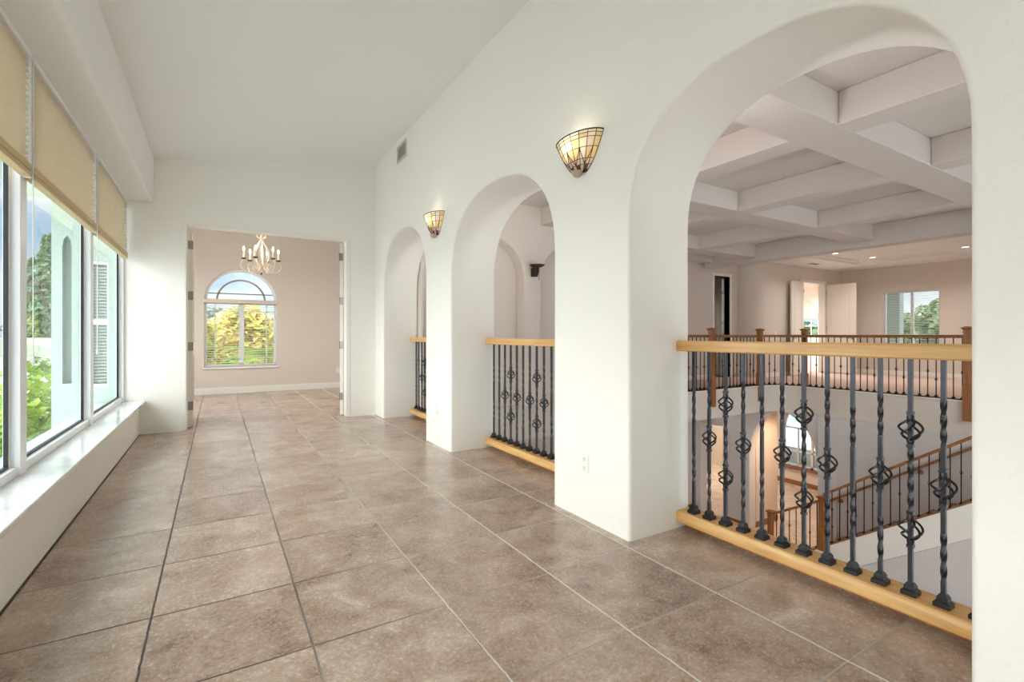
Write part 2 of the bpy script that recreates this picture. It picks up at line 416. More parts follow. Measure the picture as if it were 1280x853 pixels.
def ring(mb,cx,cz,r0,r1,y0,y1,k=28):
    o=[(cx+r1*math.cos(PI*i/k),cz+r1*math.sin(PI*i/k)) for i in range(k+1)]
    q=[(cx+r0*math.cos(PI*i/k),cz+r0*math.sin(PI*i/k)) for i in range(k,-1,-1)]
    mb.extrude([o+q],'y',y0,y1)
mb=MB(); mb.box(WX0,WX0+.045,10.58,10.64,WZ0,WZS); mb.box(WX1-.045,WX1,10.58,10.64,WZ0,WZS); mb.box(WX0,WX1,10.58,10.64,WZ0,WZ0+.05)
mb.box(WX0,WX1,10.58,10.64,WZS-.06,WZS+.02); mb.box(cx-.045,cx+.045,10.58,10.64,WZ0,WZS)
ring(mb,cx,WZS,R-.05,R,10.58,10.64)
mb.build('frame',M['vinyl'],w,smooth=30)
mb=MB(); ring(mb,cx,WZS,R*.64,R*.64+.03,10.60,10.63); mb.box(WX0+.045,WX1-.045,10.60,10.63,WZS+.13,WZS+.15)
mb.build('muntin',M['steel'],w,smooth=30)
mb=MB()
for x0,x1 in ((WX0+.045,cx-.045),(cx+.045,WX1-.045)):
    mb.box((x0+.12 if x0<cx-.1 else x1-.14),(x0+.14 if x0<cx-.1 else x1-.12),10.605,10.625,WZ0+.05,WZS-.06)
    mb.box(x0,x1,10.605,10.625,WZ0+.15,WZ0+.17); mb.box(x0,x1,10.605,10.625,WZS-.20,WZS-.18)
mb.build('grid',M['vinyl'],w)
MB().extrude([archhole(WX0+.03,WX1-.03,WZ0+.03,WZS)],'y',10.612,10.617).build('pane',M['clear'],w)
struct('trim_sill_end_room',MB().box(WX0-.02,WX1+.02,10.50,10.60,WZ0-.03,WZ0+.005),M['marble'],'thin sill below the arched window','window sill')
b=thing('venetian_blind','venetian blind lowered over the sashes of the arched window','window blind',(cx,10.55,WZS))
MB().box(WX0-.02,WX1+.02,10.50,10.575,WZS-.045,WZS+.03).build('valance',plain('blind_valance',(222,208,194),rough=.5),b,bevel=.006)
mb=MB()
for x0,x1 in ((WX0+.03,cx-.02),(cx+.02,WX1-.03)):
    z=WZS-.06
    while z>WZ0+.05:
        mb.add([(x0,10.535,z-.004),(x1,10.535,z-.004),(x1,10.572,z+.004),(x0,10.572,z+.004),(x0,10.535,z-.0015),(x1,10.535,z-.0015),(x1,10.572,z+.0065),(x0,10.572,z+.0065)],[(0,3,2,1),(4,5,6,7),(0,1,5,4),(1,2,6,5),(2,3,7,6),(3,0,4,7)]); z-=.042
mb.build('slats',M['slat'],b)
MB().box(WX0+.01,WX1-.01,10.53,10.575,WZ0+.015,WZ0+.04).build('bottom_rail',M['slat'],b)

# door leaves of the double doorway
def hinge(parent,x,y,z,ax):
    mb=MB().box(x-.018,x+.018,y-.003,y+.003,z-.055,z+.055); mb.tube([(x+ax*.02,y-.006,z-.055),(x+ax*.02,y-.006,z+.055)],.008,8)
    return mb.build('hinge',M['steel'],parent)
def leaf(name,label,hx,hy,ang,width,h,side,mat,group=None,hz=(.25,.95,1.55,2.15),panels=True,z0=.012,knob=True):
    """leaf hinged at (hx,hy); built along local +X then turned by ang"""
    d=thing(name,label,'door',(hx,hy,z0))
    mb=MB()
    mb.box(0,width,-.0225,.0225,0,h)
    o=mb.build('slab',mat,None,bevel=.003); o.parent=d
    if panels:
        for s in (-1,1):
            m=MB()
            def pan(x0,x1,z0,z1,arch):
                k=12; L=[(x0,z0),(x1,z0),(x1,z1)]
                if arch: L+=[((x0+x1)/2+(x1-x0)/2*math.cos(PI*i/k),z1+.10*math.sin(PI*i/k)) for i in range(1,k)]
                L+=[(x0,z1)]
                I=[((x0+x1)/2+(q[0]-(x0+x1)/2)*.86,(z0+z1)/2+(q[1]-(z0+z1)/2)*.955) for q in L]
                m.extrude([L,I],'y',s*.0225,s*.030)
                m.extrude([[((x0+x1)/2+(q[0]-(x0+x1)/2)*.72,(z0+z1)/2+(q[1]-(z0+z1)/2)*.92) for q in L]],'y',s*.0225,s*.028)
            pan(.12,width-.12,.22,.85,False); pan(.12,width-.12,1.0,h-.28,True)
            q=m.build('panel',mat,None,smooth=30); q.parent=d
    for z in hz:
        m=MB().box(-.004,-.001,-.020,.020,z-.05,z+.05); m.tube([(-.006,s_*.026,z-.05) for s_ in (side,)]+[(-.006,side*.026,z+.05)],.007,8)
        q=m.build('hinge',M['steel'],None); q.parent=d
    m=MB()
    for s in ((-1,1) if knob else (1,)):
        m.tube([(width-.07,s*.0225,1.0),(width-.07,s*.06,1.0),(width-.18,s*.065,1.0)],.009,8); m.lathe([(0,0),(.028,0),(.028,.006),(0,.008)],(0,0,0),14) if False else None
        m.box(width-.095,width-.045,s*.0225,s*.028,.95,1.05)
    q=m.build('handle',M['steel'],None,smooth=40); q.parent=d
    d.rotation_euler=(0,0,ang)
    return d
leaf('door_leaf','white door leaf standing open at left of the end doorway',DX0+.068,YE+.165,math.radians(91),.87,2.335,-1,M['door'],knob=False)
leaf('door_leaf','white door leaf folded back at right of the end doorway, edge and hinges showing',DX1-.082,YE+.165,math.radians(66),.87,2.335,1,M['door'])

# chandelier
CX,CY,CZ=.60,8.7,2.09
ch=thing('chandelier','cream scrolled chandelier with lit candle bulbs in the end room','chandelier',(CX,CY,CZ))
mb=MB().lathe([(0,0),(.012,.004),(.018,.02),(.010,.035),(.030,.06),(.034,.075),(.012,.095),(.010,.20),(.016,.22),(.010,.24),(.010,.47),(.022,.50),(.026,.53),(.012,.56),(.008,.60),(0,.61)],(CX,CY,CZ),14)
mb.build('stem',M['chand'],ch,smooth=50)
MB().lathe([(0,-.035),(.012,-.028),(.016,-.012),(.008,0),(0,0)],(CX,CY,CZ),12).build('finial',M['bronze'],ch,smooth=50)
mb=MB()
for k in range(6):
    a=2*PI*k/6+.3; ca,sa=math.cos(a),math.sin(a); P=[]
    for t in [i/16 for i in range(17)]:
        r=.02+.115*math.sin(PI*t)**1.0*(1-.35*t)+.0; z=.08+.44*t
        P.append((CX+ca*r,CY+sa*r,CZ+z))
    mb.tube(P,.011,6)
    P=[(CX+ca*(.03+.045*math.sin(t)),CY+sa*(.03+.045*math.sin(t)),CZ+.55+.045*(1-math.cos(t))*.9) for t in [i*.35 for i in range(12)]]
    mb.tube(P,.008,5)
mb.build('cage',M['chand'],ch,smooth=60)
for k in range(6):
    a=2*PI*k/6+.12; ca,sa=math.cos(a),math.sin(a)
    def P(r,z): return (CX+ca*r,CY+sa*r,CZ+z)
    ctrl=[P(.02,.14),P(.07,.06),P(.13,.01),P(.20,.0),P(.26,.03),P(.293,.09),P(.285,.145),P(.255,.18),P(.25,.205)]
    pts=[]
    for i in range(len(ctrl)-1):
        p0,p1,p2,p3=[Vector(ctrl[min(max(i+j,0),len(ctrl)-1)]) for j in (-1,0,1,2)]
        for t in (0,.33,.66): pts.append(.5*((2*p1)+(p2-p0)*t+(2*p0-5*p1+4*p2-p3)*t*t+(3*p1-p0-3*p2+p3)*t**3))
    pts.append(Vector(ctrl[-1]))
    m=MB().tube(pts,.009,6)
    m.tube([P(.15+.05*math.cos(t)*(1-t/9),.07+.05*math.sin(t)*(1-t/9)) for t in [i*.4 for i in range(16)]],.007,5)
    arm=m.build('arm',M['chand'],ch,smooth=60)
    MB().lathe([(.006,.19),(.030,.20),(.036,.215),(.030,.214),(.010,.208)],P(.25,0),12).build('drip_pan',M['bronze'],arm,smooth=50)
    MB().lathe([(.011,.21),(.012,.30),(.010,.325),(0,.325)],P(.25,0),10).build('candle',M['candle'],arm,smooth=50)
    MB().lathe([(.007,.325),(.014,.345),(.012,.365),(.003,.392),(0,.394)],P(.25,0),10).build('bulb',M['bulb'],arm,smooth=60)
mb=MB()
l=bpy.data.lights.new('chandelier_lamp','POINT'); l.energy=9; l.color=(1,.9,.8); l.shadow_soft_size=.22
lo=bpy.data.objects.new('chandelier_lamp',l); C.objects.link(lo); lo.parent=ch; lo.location=(0,0,.40)
z=CZ+.60
while z<3.36:
    k=int((z-CZ)/.036)%2
    mb.tube([(CX+(.010*math.cos(t) if k else 0),CY+(0 if k else .010*math.cos(t)),z+.018+.022*math.sin(t)) for t in [i*2*PI/10 for i in range(11)]],.0025,5,cap=False); z+=.036
mb.build('chain',M['chand'],ch,smooth=60)
MB().lathe([(0,3.34),(.02,3.345),(.06,3.38),(.065,3.40),(0,3.40)],(CX,CY,0),16).build('canopy',M['chand'],ch,smooth=50)

# ------------------------------------------------------------------ wall fittings in the corridor
def outlet(label,x,y,z,axis='x',sg=-1):
    o=thing('wall_outlet',label,'outlet',(x,y,z))
    def B(mb,u0,u1,z0,z1,d0,d1):
        if axis=='x': mb.box(x+sg*d0,x+sg*d1,y+u0,y+u1,z+z0,z+z1)
        else: mb.box(x+u0,x+u1,y+sg*d0,y+sg*d1,z+z0,z+z1)
        return mb
    B(MB(),-.036,.036,-.058,.058,0,.006).build('plate',M['plate'],o,bevel=.002)
    for s in (-1,1):
        so=B(MB(),-.017,.017,s*.026-.016,s*.026+.016,.006,.008).build('socket',M['plate'],o,bevel=.001)
        m=MB(); B(m,-.008,-.005,s*.026-.006,s*.026+.008,.008,.0085); B(m,.005,.008,s*.026-.006,s*.026+.006,.008,.0085); B(m,-.003,.003,s*.026-.012,s*.026-.007,.008,.0085)
        m.build('slots',M['slot'],so)
outlet('white electrical outlet low on the wall between the two nearest arches',XW,2.253,.338)
outlet('white electrical outlet low on the pier between middle and farthest arch',XW,4.53,.36)
outlet('small white outlet on the far wall of the end room',2.15,10.53,.36,'y',-1)
v=thing('wall_vent','grey louvred air vent high on the wall above the farthest arch','air vent',(XW,5.6,3.265))
mb=MB(); mb.extrude([rect(5.43,5.77,3.17,3.37),rect(5.455,5.745,3.195,3.345)],'x',XW,XW-.012); mb.build('frame',M['vent'],v,bevel=.002)
mb=MB()
for i in range(7):
    z=3.203+i*.0215; mb.add([(XW-.001,5.455,z),(XW-.001,5.745,z),(XW-.011,5.745,z-.010),(XW-.011,5.455,z-.010),(XW-.001,5.455,z+.003),(XW-.001,5.745,z+.003),(XW-.011,5.745,z-.007),(XW-.011,5.455,z-.007)],[(0,1,2,3),(4,7,6,5),(0,4,5,1),(1,5,6,2),(2,6,7,3),(3,7,4,0)])
mb.build('louvres',M['vent'],v)
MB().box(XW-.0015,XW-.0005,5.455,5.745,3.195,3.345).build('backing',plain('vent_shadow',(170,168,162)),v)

def sconce(label,y,z):
    s=thing('wall_sconce',label,'wall lamp',(XW,y,z),group='stained glass sconces between the arches')
    W,D,Hh=.195,.115,.20
    def R(t): return .20+.80*(t**.62)
    def Pt(a,t,k=1.0):        # a: 0..pi around the front, t 0 bottom .. 1 top
        r=R(t)*k; return (XW-D*r*math.sin(a)-.002, y+W*r*math.cos(a), z-Hh/2+Hh*t)
    nc,nr=9,6; rows=[0,.16,.30,.58,.82,.92,1.0]
    mb=MB(); random.seed(3)
    for i in range(nr):
        for j in range(nc):
            mb.cur={0:3 if j%2 else 2,1:2,2:1 if (j%3) else 0,3:[0,1,2][(j*2+i)%3],4:0 if j%2 else 1,5:0}[i]
            sub=4; q=[]
            for k in range(sub+1):
                for t in (rows[i],(rows[i]+rows[i+1])/2,rows[i+1]):
                    q.append(Pt(PI*(j+k/sub)/nc,t))
            fs=[]
            for k in range(sub):
                for e in (0,1): fs.append((k*3+e,k*3+e+1,(k+1)*3+e+1,(k+1)*3+e))
            mb.add(q,fs)
    mb.build('shade',[M['sg_cream'],M['sg_amber'],M['sg_pink'],M['sg_brown']],s,smooth=60,recalc=False)
    m=MB()
    for i,t in enumerate(rows):
        m.tube([Pt(PI*k/36,t,1.005) for k in range(37)],.004 if i in (0,nr) else .0019,5)
    for j in range(nc+1):
        m.tube([Pt(PI*j/nc,k/16,1.005) for k in range(17)],.0021,5)
    for j in range(1,nc,2):   # petal curves
        for sg in (-1,1):
            m.tube([Pt(PI*(j+sg*.95*math.sin(PI/2*u))/nc,.16+.42*u,1.006) for u in [i/10 for i in range(11)]],.0023,5)
    m.build('leading',M['lead'],s,smooth=60)
    MB().lathe([(0,-.03),(.018,-.024),(.034,-.004),(.036,.006),(0,.006)],(XW-.036,y,z-Hh/2),14).build('end_cap',M['sg_pink'],s,smooth=50)
    MB().box(XW-.02,XW,y-.06,y+.06,z-.10,z+.09).build('backplate',M['lead'],s,bevel=.004)
    MB().lathe([(0,-.035),(.02,-.02),(.024,0),(.018,.02),(0,.035)],(XW-.05,y,z+.01),12).build('bulb',emit('sconce_bulb',(255,224,176),3),s,smooth=60)
    l=bpy.data.lights.new('sconce_lamp','POINT'); l.energy=.65; l.color=(1,.86,.68); l.shadow_soft_size=.03
    lo=bpy.data.objects.new('sconce_lamp',l); C.objects.link(lo); lo.parent=s; lo.location=(-.05,0,.06)
sconce('larger-looking stained glass sconce beside the nearest arch',2.285,2.167)
sconce('smaller-looking stained glass sconce between middle and farthest arch',4.54,2.19)

# ------------------------------------------------------------------ railings in the arches
def baluster_mesh(name,z0,z1,tw,r=.0072,seg=.006):
    zs=[z0]
    edges=sorted(set([z0,z1]+[e for t in tw for e in t[:2]]))
    zs=[]
    for a,b in zip(edges,edges[1:]):
        intw=any(t[0]<=a+1e-6 and b<=t[1]+1e-6 for t in tw)
        n=max(1,int((b-a)/seg)) if intw else 1
        zs+= [a+(b-a)*i/n for i in range(n)]
    zs.append(z1); vs=[];fs=[]
    for z in zs:
        ang=0
        for a,b,turns in tw:
            ang+=turns*PI/2*min(max((z-a)/(b-a),0),1)
        for k in range(4):
            t=ang+PI/4+k*PI/2; vs.append((r*1.414*math.cos(t),r*1.414*math.sin(t),z))
    for i in range(len(zs)-1):
        for k in range(4): fs.append((i*4+k,i*4+(k+1)%4,(i+1)*4+(k+1)%4,(i+1)*4+k))
    fs+=[(3,2,1,0),tuple(len(vs)-4+k for k in range(4))]
    return MB().add(vs,fs)
def basket_mb(h=.088,R=.038,w=.0046,n=4,seg=16,collar=True,sides=5,turn=.95*PI):
    m=MB()
    for k in range(n):
        m.tube([(R*math.sin(PI*i/seg)**.85*math.cos(k*2*PI/n+turn*i/seg)+0,R*math.sin(PI*i/seg)**.85*math.sin(k*2*PI/n+turn*i/seg),-h/2+h*i/seg) for i in range(seg+1)],w,sides)
    if collar:
        for s in (-1,1):
            m.lathe([(.0,s*h/2-.012),(.0115,s*h/2-.012),(.0135,s*h/2),(.0115,s*h/2+.012),(0,s*h/2+.012)],(0,0,0),8)
            m.box(-.0105,.0105,-.0105,.0105,s*(h/2+.020)-.006,s*(h/2+.020)+.006)
    return m
def shoe_mb(a=.025,h=.046):
    return MB().box(-a,a,-a,a,0,h*.32).taper(0,0,h*.32,h*.5,a,a*.70).box(-a*.68,a*.68,-a*.68,a*.68,h*.5,h*.74).taper(0,0,h*.74,h,a*.68,a*.40)
def proto(mb,name,mat,**k):
    o=mb.build(name,mat,**k); C.objects.unlink(o); return o
zb,zt=.10,1.01
P_plain=proto(baluster_mesh('b',zb,zt,[(.62,.80,3),(.27,.45,3)]),'baluster',M['iron'])
P_sing=proto(baluster_mesh('b',zb,zt,[(.69,.86,3),(.19,.37,3)]),'baluster',M['iron'])
P_doub=proto(baluster_mesh('b',zb,zt,[(.42,.66,4)]),'baluster',M['iron'])
P_bask=proto(basket_mb(),'basket',M['iron'],smooth=50)
P_shoe=proto(shoe_mb(),'shoe',M['iron'])
def link(src,parent,loc,name):
    o=src.copy(); o.name=name; C.objects.link(o); o.parent=parent; o.location=loc; return o
labs=['oak railing with dark iron balusters filling the nearest arch','oak railing with dark iron balusters in the middle arch','oak railing with dark iron balusters in the farthest arch']
for ai,(cy,a,sp,b) in enumerate(ARCH):
    y0,y1=cy-a,cy+a; xc=2.288 if ai==0 else 2.305
    r=thing('arch_railing',labs[ai],'railing',(xc,cy,0),group='railings in the three arches')
    prof=[(-.056,.006),(-.05,0),(.05,0),(.056,.006),(.056,.05),(.048,.058),(-.048,.058),(-.056,.05)]
    MB().sweep([(2.290,y0+.001,1.008),(2.290,y1-.001,1.008)],prof).build('handrail',M['oak'],r,smooth=40)
    prof=[(-.075,0),(.058,0),(.058,.046),(.048,.058),(-.075,.058)]
    MB().sweep([(2.290,y0+.001,.042),(2.290,y1-.001,.042)],[(-q,z) for q,z in prof][::-1]).build('base_board',M['oak'],r,smooth=40)
    MB().box(2.305,2.345,y0+.001,y1-.001,0,.042).build('riser',M['post'],r)  # dark wood colour stands in for the shade under the base board
    n=13 if ai==0 else 15
    ys=[1.812-.0999*i for i in range(13)] if ai==0 else [(y1-.048)-.1062*i for i in range(15 if ai==1 else 14)]
    for i,y in enumerate(ys):
        if y<y0+.015: break
        if ai==0: k=i%4
        else: k=0 if i==0 else [0,1,2,1][(i-1)%4]
        src=(P_plain,P_sing,P_doub,P_sing)[k] if ai==0 else (P_plain,P_sing,P_doub)[k]
        bo=link(src,r,(0,y-cy,0),'baluster')
        if k in (1,3): link(P_bask,bo,(0,0,.536),'basket')
        if k==2:
            link(P_bask,bo,(0,0,.735),'basket'); link(P_bask,bo,(0,0,.35),'basket')
        link(P_shoe,bo,(0,0,.10),'shoe')

# ------------------------------------------------------------------ stairwell and gallery
YG=6.25; XG=10.65; ZS=-.57; ZL=-3.45; RC=.62      # gallery edges, slab underside, lower floor, corner radius
arc=[(XG-RC+RC*math.sin(t),YG-RC+RC*math.cos(t)) for t in [PI/2*i/10 for i in range(11)]]
# gallery slab (left run + right room) with carpet
edge=[(2.345,YG)]+arc+[(XG,.65)]
outline=[(2.345,YG)]+arc+[(XG,.65),(2.345,.65),(2.345,-1.0),(16.0,-1.0),(16.0,7.4),(12.1,7.4),(11.7,7.9),(11.7,8.4),(2.345,8.4)]
outline=[(2.345,YG+.3),(7.1,YG+.3),(7.1,YG)]+arc+[(XG,.65),(XG-1.35,.65),(XG-1.35,-1.0),(16.1,-1.0),(16.1,7.5),(12.0,7.5),(12.0,8.0),(2.345,8.0)]
mb=MB().extrude([outline],'z',-.03,0)
struct('floor_gallery',mb,M['carpet'],'pinkish beige carpet of the upper gallery','floor')
mb=MB().extrude([outline],'z',ZS,-.03)
struct('floor_gallery_slab',mb,M['beige'],'pale slab edge of the gallery around the stairwell','slab',smooth=30)
mb=MB().sweep([(x,y,-.018) for x,y in [(7.1,YG)]+edge[1:]],[(-.07,0),(.022,0),(.026,.01),(.022,.022),(-.07,.022)])
struct('trim_nosing',mb,M['trim'],'pale nosing along the gallery edge','nosing',smooth=40)

# gallery walls
L=[(2.345,-.57)]
A1=(3.20,.805); A2=(5.11,.805)
def comb(xs,z0,outl):
    pass
L=[(2.35,0)];F=[False]
for cx_,a in (A1,A2):
    L+=[(cx_-a,0)]+superarch(cx_,a,1.88,.70)+[(cx_+a,0)]; F+=[True]*31
L+=[(7.1,0),(7.1,3.2),(2.35,3.2)]; F+=[False]*3
struct('wall_stair_arches',MB().extrude([L],'y',YG,YG+.24,r=.02,flags=[F]),M['beige'],'beige wall across the stairwell with two arched niches','wall',smooth=32)
struct('wall_passage',MB().box(2.35,7.1,YG+.24,YG+.36,0,3.2),M['beige'],'back wall of the two shallow beige arched niches','wall')
# door wall
DXa,DXb,DZb=10.74,11.37,2.60
L=[(7.1,0),(DXa,0),(DXa,DZb),(DXb,DZb),(DXb,0),(11.72,0),(11.72,3.2),(7.1,3.2)]
struct('wall_gallery_door',MB().extrude([L],'y',7.9,8.05),M['beige'],'beige gallery wall with the narrow dark doorway','wall')
L=[(DXa-.07,0),(DXa,0),(DXa,DZb),(DXb,DZb),(DXb,0),(DXb+.07,0),(DXb+.07,DZb+.07),(DXa-.07,DZb+.07)]
struct('trim_gallery_door',MB().extrude([L],'y',7.88,8.06),M['trim'],'pale casing around the narrow dark doorway','door casing',bevel=.004)
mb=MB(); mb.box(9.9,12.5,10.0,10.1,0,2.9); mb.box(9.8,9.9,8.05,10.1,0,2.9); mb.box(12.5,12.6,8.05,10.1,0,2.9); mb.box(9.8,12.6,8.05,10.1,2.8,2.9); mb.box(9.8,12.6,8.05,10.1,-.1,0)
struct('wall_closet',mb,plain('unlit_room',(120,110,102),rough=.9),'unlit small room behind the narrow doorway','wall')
leaf('door_leaf','grey-looking door leaf standing open inside the narrow dark doorway',DXb-.01,8.09,math.radians(52),.60,2.55,1,M['door'],hz=(.4,1.4,2.2))
# curved corner + wall with double doors
c0=(12.12,7.82); r0=.42
cur=[(c0[0]-r0*math.cos(t),c0[1]-r0*math.sin(t)) for t in [PI/2*i/12 for i in range(13)]]
GX0,GX1,GZ=13.80,15.06,2.58
outl=[(11.70,8.05)]+cur+[(GX0,7.40),(GX0,7.55)]+[(12.12,7.55)]+[(c0[0]-.27*math.cos(t),c0[1]-.27*math.sin(t)) for t in [PI/2*(12-i)/12 for i in range(13)]]+[(11.85,8.05)]
struct('wall_gallery_curve',MB().extrude([outl],'z',0,3.2),M['beige'],'beige gallery wall with a rounded corner','wall',smooth=30)
mb=MB().box(GX1,16.0,7.40,7.55,0,3.2); mb.box(GX0,GX1,7.40,7.55,GZ,3.2)
struct('wall_gallery_end',mb,M['beige'],'beige gallery wall around the bright double doorway','wall')
L=[(GX0-.06,0),(GX0+.02,0),(GX0+.02,GZ-.02),(GX1-.02,GZ-.02),(GX1-.02,0),(GX1+.06,0),(GX1+.06,GZ+.06),(GX0-.06,GZ+.06)]
struct('trim_gallery_double_door',MB().extrude([L],'y',7.385,7.56),M['trim'],'pale casing around the bright double doorway','door casing',bevel=.004)
leaf('door_leaf','pale panelled door leaf folded against the wall left of the bright doorway',GX0-.02,7.33,math.radians(186),.72,2.53,1,M['door'],hz=(.3,1.3,2.3))
leaf('door_leaf','pale panelled door leaf standing out right of the bright doorway',GX1+.06,7.36,math.radians(-88),.74,2.53,-1,M['door'],hz=(.3,1.3,2.3))
# right gallery wall with window
QY0,QY1,QZ0,QZ1=5.07,6.33,.60,2.30
struct('wall_gallery_right',MB().extrude([rect(-1.0,7.55,0,3.3),rect(QY0,QY1,QZ0,QZ1)],'x',16.0,16.18),M['beige'],'beige far wall of the gallery room with the blind-covered window','wall')
w=thing('window_8','gallery window with a half-open venetian blind, trees outside','window',(16.1,5.7,.6),kind='structure')
mb=MB(); mb.extrude([rect(QY0,QY1,QZ0,QZ1),rect(QY0+.04,QY1-.04,QZ0+.04,QZ1-.04)],'x',16.09,16.15); mb.box(16.09,16.15,5.655,5.715,QZ0,QZ1); mb.build('frame',M['vinyl'],w)
MB().box(16.118,16.122,QY0+.03,QY1-.03,QZ0+.03,QZ1-.03).build('pane',M['clear'],w)
b=thing('venetian_blind','white venetian blind on the gallery window behind the railing','window blind',(16.05,5.7,2.3))
MB().box(16.0,16.06,QY0+.005,QY1-.005,QZ1-.05,QZ1).build('headrail',M['slat'],b)
mb=MB(); z=QZ1-.07
while z>QZ0+.03:
    mb.add([(16.02,QY0+.01,z),(16.02,QY1-.01,z),(16.06,QY1-.01,z+.010),(16.06,QY0+.01,z+.010),(16.02,QY0+.01,z+.003),(16.02,QY1-.01,z+.003),(16.06,QY1-.01,z+.013),(16.06,QY0+.01,z+.013)],[(0,3,2,1),(4,5,6,7),(0,1,5,4),(1,2,6,5),(2,3,7,6),(3,0,4,7)]); z-=.045
mb.build('slats',M['slat'],b)
MB().box(16.02,16.06,QY0+.01,QY1-.01,QZ0+.005,QZ0+.025).build('bottom_rail',M['slat'],b)
mb=MB().box(15.985,16.0,-1,7.4,0,.11); mb.box(12.12,13.74,7.385,7.40,0,.11); mb.box(15.12,15.985,7.385,7.4,0,.11); mb.box(7.1,10.67,7.885,7.9,0,.11)
struct('baseboard_gallery',mb,M['trim'],'white baseboard around the gallery room','baseboard')
# bright room beyond the double doors
mb=MB(); mb.extrude([rect(7.55,12.0,0,3.2),archhole(9.55,10.75,1.0,1.85)],'x',19.0,19.15)
struct('wall_bright_room',mb,M['white'],'white wall with arched window seen through the bright doorway','wall',smooth=30)
mb=MB(); mb.box(12.3,19.15,12,12.15,0,3.2); mb.box(12.2,12.3,7.55,12.15,0,3.2); mb.box(12.2,19.15,7.55,12.15,3.1,3.2); mb.box(16.18,19.15,7.4,7.55,0,3.2)
struct('wall_bright_room_sides',mb,M['white'],'side walls and ceiling of the bright room','wall')
struct('floor_bright_room',MB().box(12.2,19.15,7.5,12.15,-.12,-.001),M['carpet'],'carpet of the bright room','floor')
s=thing('roman_shade','beige arched shade over the window in the bright room','window shade',(18.98,10.15,1.85))
mb=MB().extrude([archhole(9.56,10.74,1.72,1.85)],'x',18.97,18.995); mb.build('fabric',M['blind'],s,smooth=30)
MB().box(18.965,19.0,9.54,10.76,1.70,1.73).build('bottom_rail',M['blindrail'],s)
w=thing('window_9','small window with green view through the bright doorway','window',(19.08,10.15,1.0),kind='structure')
mb=MB().extrude([rect(9.55,10.75,1.0,1.86),rect(9.6,10.7,1.05,1.81)],'x',19.06,19.11); mb.box(19.06,19.11,10.13,10.17,1.0,1.85); mb.box(19.06,19.11,9.84,9.86,1.0,1.85); mb.box(19.06,19.11,9.55,10.75,1.42,1.44); mb.build('frame',M['vinyl'],w)
MB().extrude([archhole(9.57,10.73,1.02,1.85)],'x',19.085,19.09).build('pane',M['clear'],w)

# coffered ceiling over the stairwell
ZB,ZC=2.80,3.075
struct('ceiling_coffer',MB().box(2.345,10.4,-1.0,8.05,ZC,ZC+.1),M['coffer'],'recessed panels of the coffered stairwell ceiling','ceiling')
XBM=[(-.25,.15),(2.01,2.41),(4.12,4.50),(6.36,6.74)]
YBM=[(4.30,4.585),(6.12,6.41),(8.17,8.46)]
HX0,HX1=10.05,10.36
bl=['coffer beam nearest the landing','broad coffer beam crossing the nearest arch view','second broad coffer beam, farther from the arches','coffer beam above the far gallery rail']
for i,(a,b) in enumerate(XBM):
    struct('ceiling_beam',MB().box(2.345,HX0,a,b,ZB,ZC),M['coffer'],bl[i],'ceiling beam',bevel=.012)
segs=[(-1.0,-.25),(.15,2.01),(2.41,4.12),(4.50,6.36)]
nm=['before the landing','in the nearest row of coffers','in the middle row of coffers','in the far row of coffers']
xm=['nearest the arched wall','in mid ceiling','nearest the gallery header']
for j,(a,b) in enumerate(YBM):
    for i,(c,d) in enumerate(segs):
        struct('ceiling_beam',MB().box(a,b,c,d,ZB,ZC),M['coffer'],'short coffer beam %s, %s'%(nm[i],xm[j]),'ceiling beam',bevel=.010)
struct('ceiling_header',MB().box(HX0,HX1,-1.0,7.66,2.70,ZC),M['coffer'],'deep header beam between coffers and gallery room','ceiling beam',bevel=.012)
struct('ceiling_header_end',MB().box(8.3,HX0,7.45,7.66,2.83,ZC),M['coffer'],'bulkhead where the header meets the door wall','ceiling beam')
struct('wall_stair_top',MB().box(XB-.2,XB,-3.15,YE,3.0,3.7),M['coffer'],'strip of wall where coffers meet the arched wall','wall')
# gallery room tray ceiling
T0,T1,U0,U1=11.2,14.75,1.0,6.45
mb=MB().extrude([rect(HX1,16.1,-1.0,8.05),rect(T0,T1,U0,U1)],'z',2.99,3.04)
struct('ceiling_gallery',mb,M['ceil'],'border of the tray ceiling in the gallery room','ceiling')
mb=MB().extrude([rect(T0-.05,T1+.05,U0-.05,U1+.05),rect(T0+.10,T1-.10,U0+.10,U1-.10)],'z',3.04,3.09)
struct('ceiling_gallery_step',mb,M['ceil'],'stepped moulding inside the tray ceiling','ceiling')
struct('ceiling_gallery_tray',MB().box(T0,T1,U0,U1,3.09,3.2),M['ceil'],'raised middle of the tray ceiling','ceiling')
def downlight(label,x,y,z,power,col=(1,.91,.82),group=None,size=.09):
    d=thing('recessed_light',label,'recessed light',(x,y,z),group=group)
    MB().lathe([(.062,.006),(.085,.006),(.088,-.006),(.062,-.004)],(x,y,z),20).build('trim_ring',M['trim'],d,smooth=40)
    MB().lathe([(0,.002),(.062,.002)],(x,y,z-.004),20).build('lens',M['downlight'],d)
    l=bpy.data.lights.new('recessed_lamp','SPOT'); l.energy=power; l.color=col; l.spot_size=math.radians(150); l.spot_blend=.8; l.shadow_soft_size=size
    o=bpy.data.objects.new('recessed_lamp',l); C.objects.link(o); o.parent=d; o.location=(0,0,-.03)
G='recessed lights of the gallery tray'
downlight('recessed ceiling light nearest the coffers in the gallery tray',12.92,6.10,3.09,82,group=G)
downlight('recessed ceiling light above the far end of the gallery tray',14.42,5.93,3.09,82,group=G)
downlight('recessed ceiling light cut by the right pier of the nearest arch',14.5,4.13,3.09,82,group=G)
downlight('recessed gallery light out of view, right side',12.4,2.2,3.09,82,group=G)  # unseen lamp added to help light the gallery
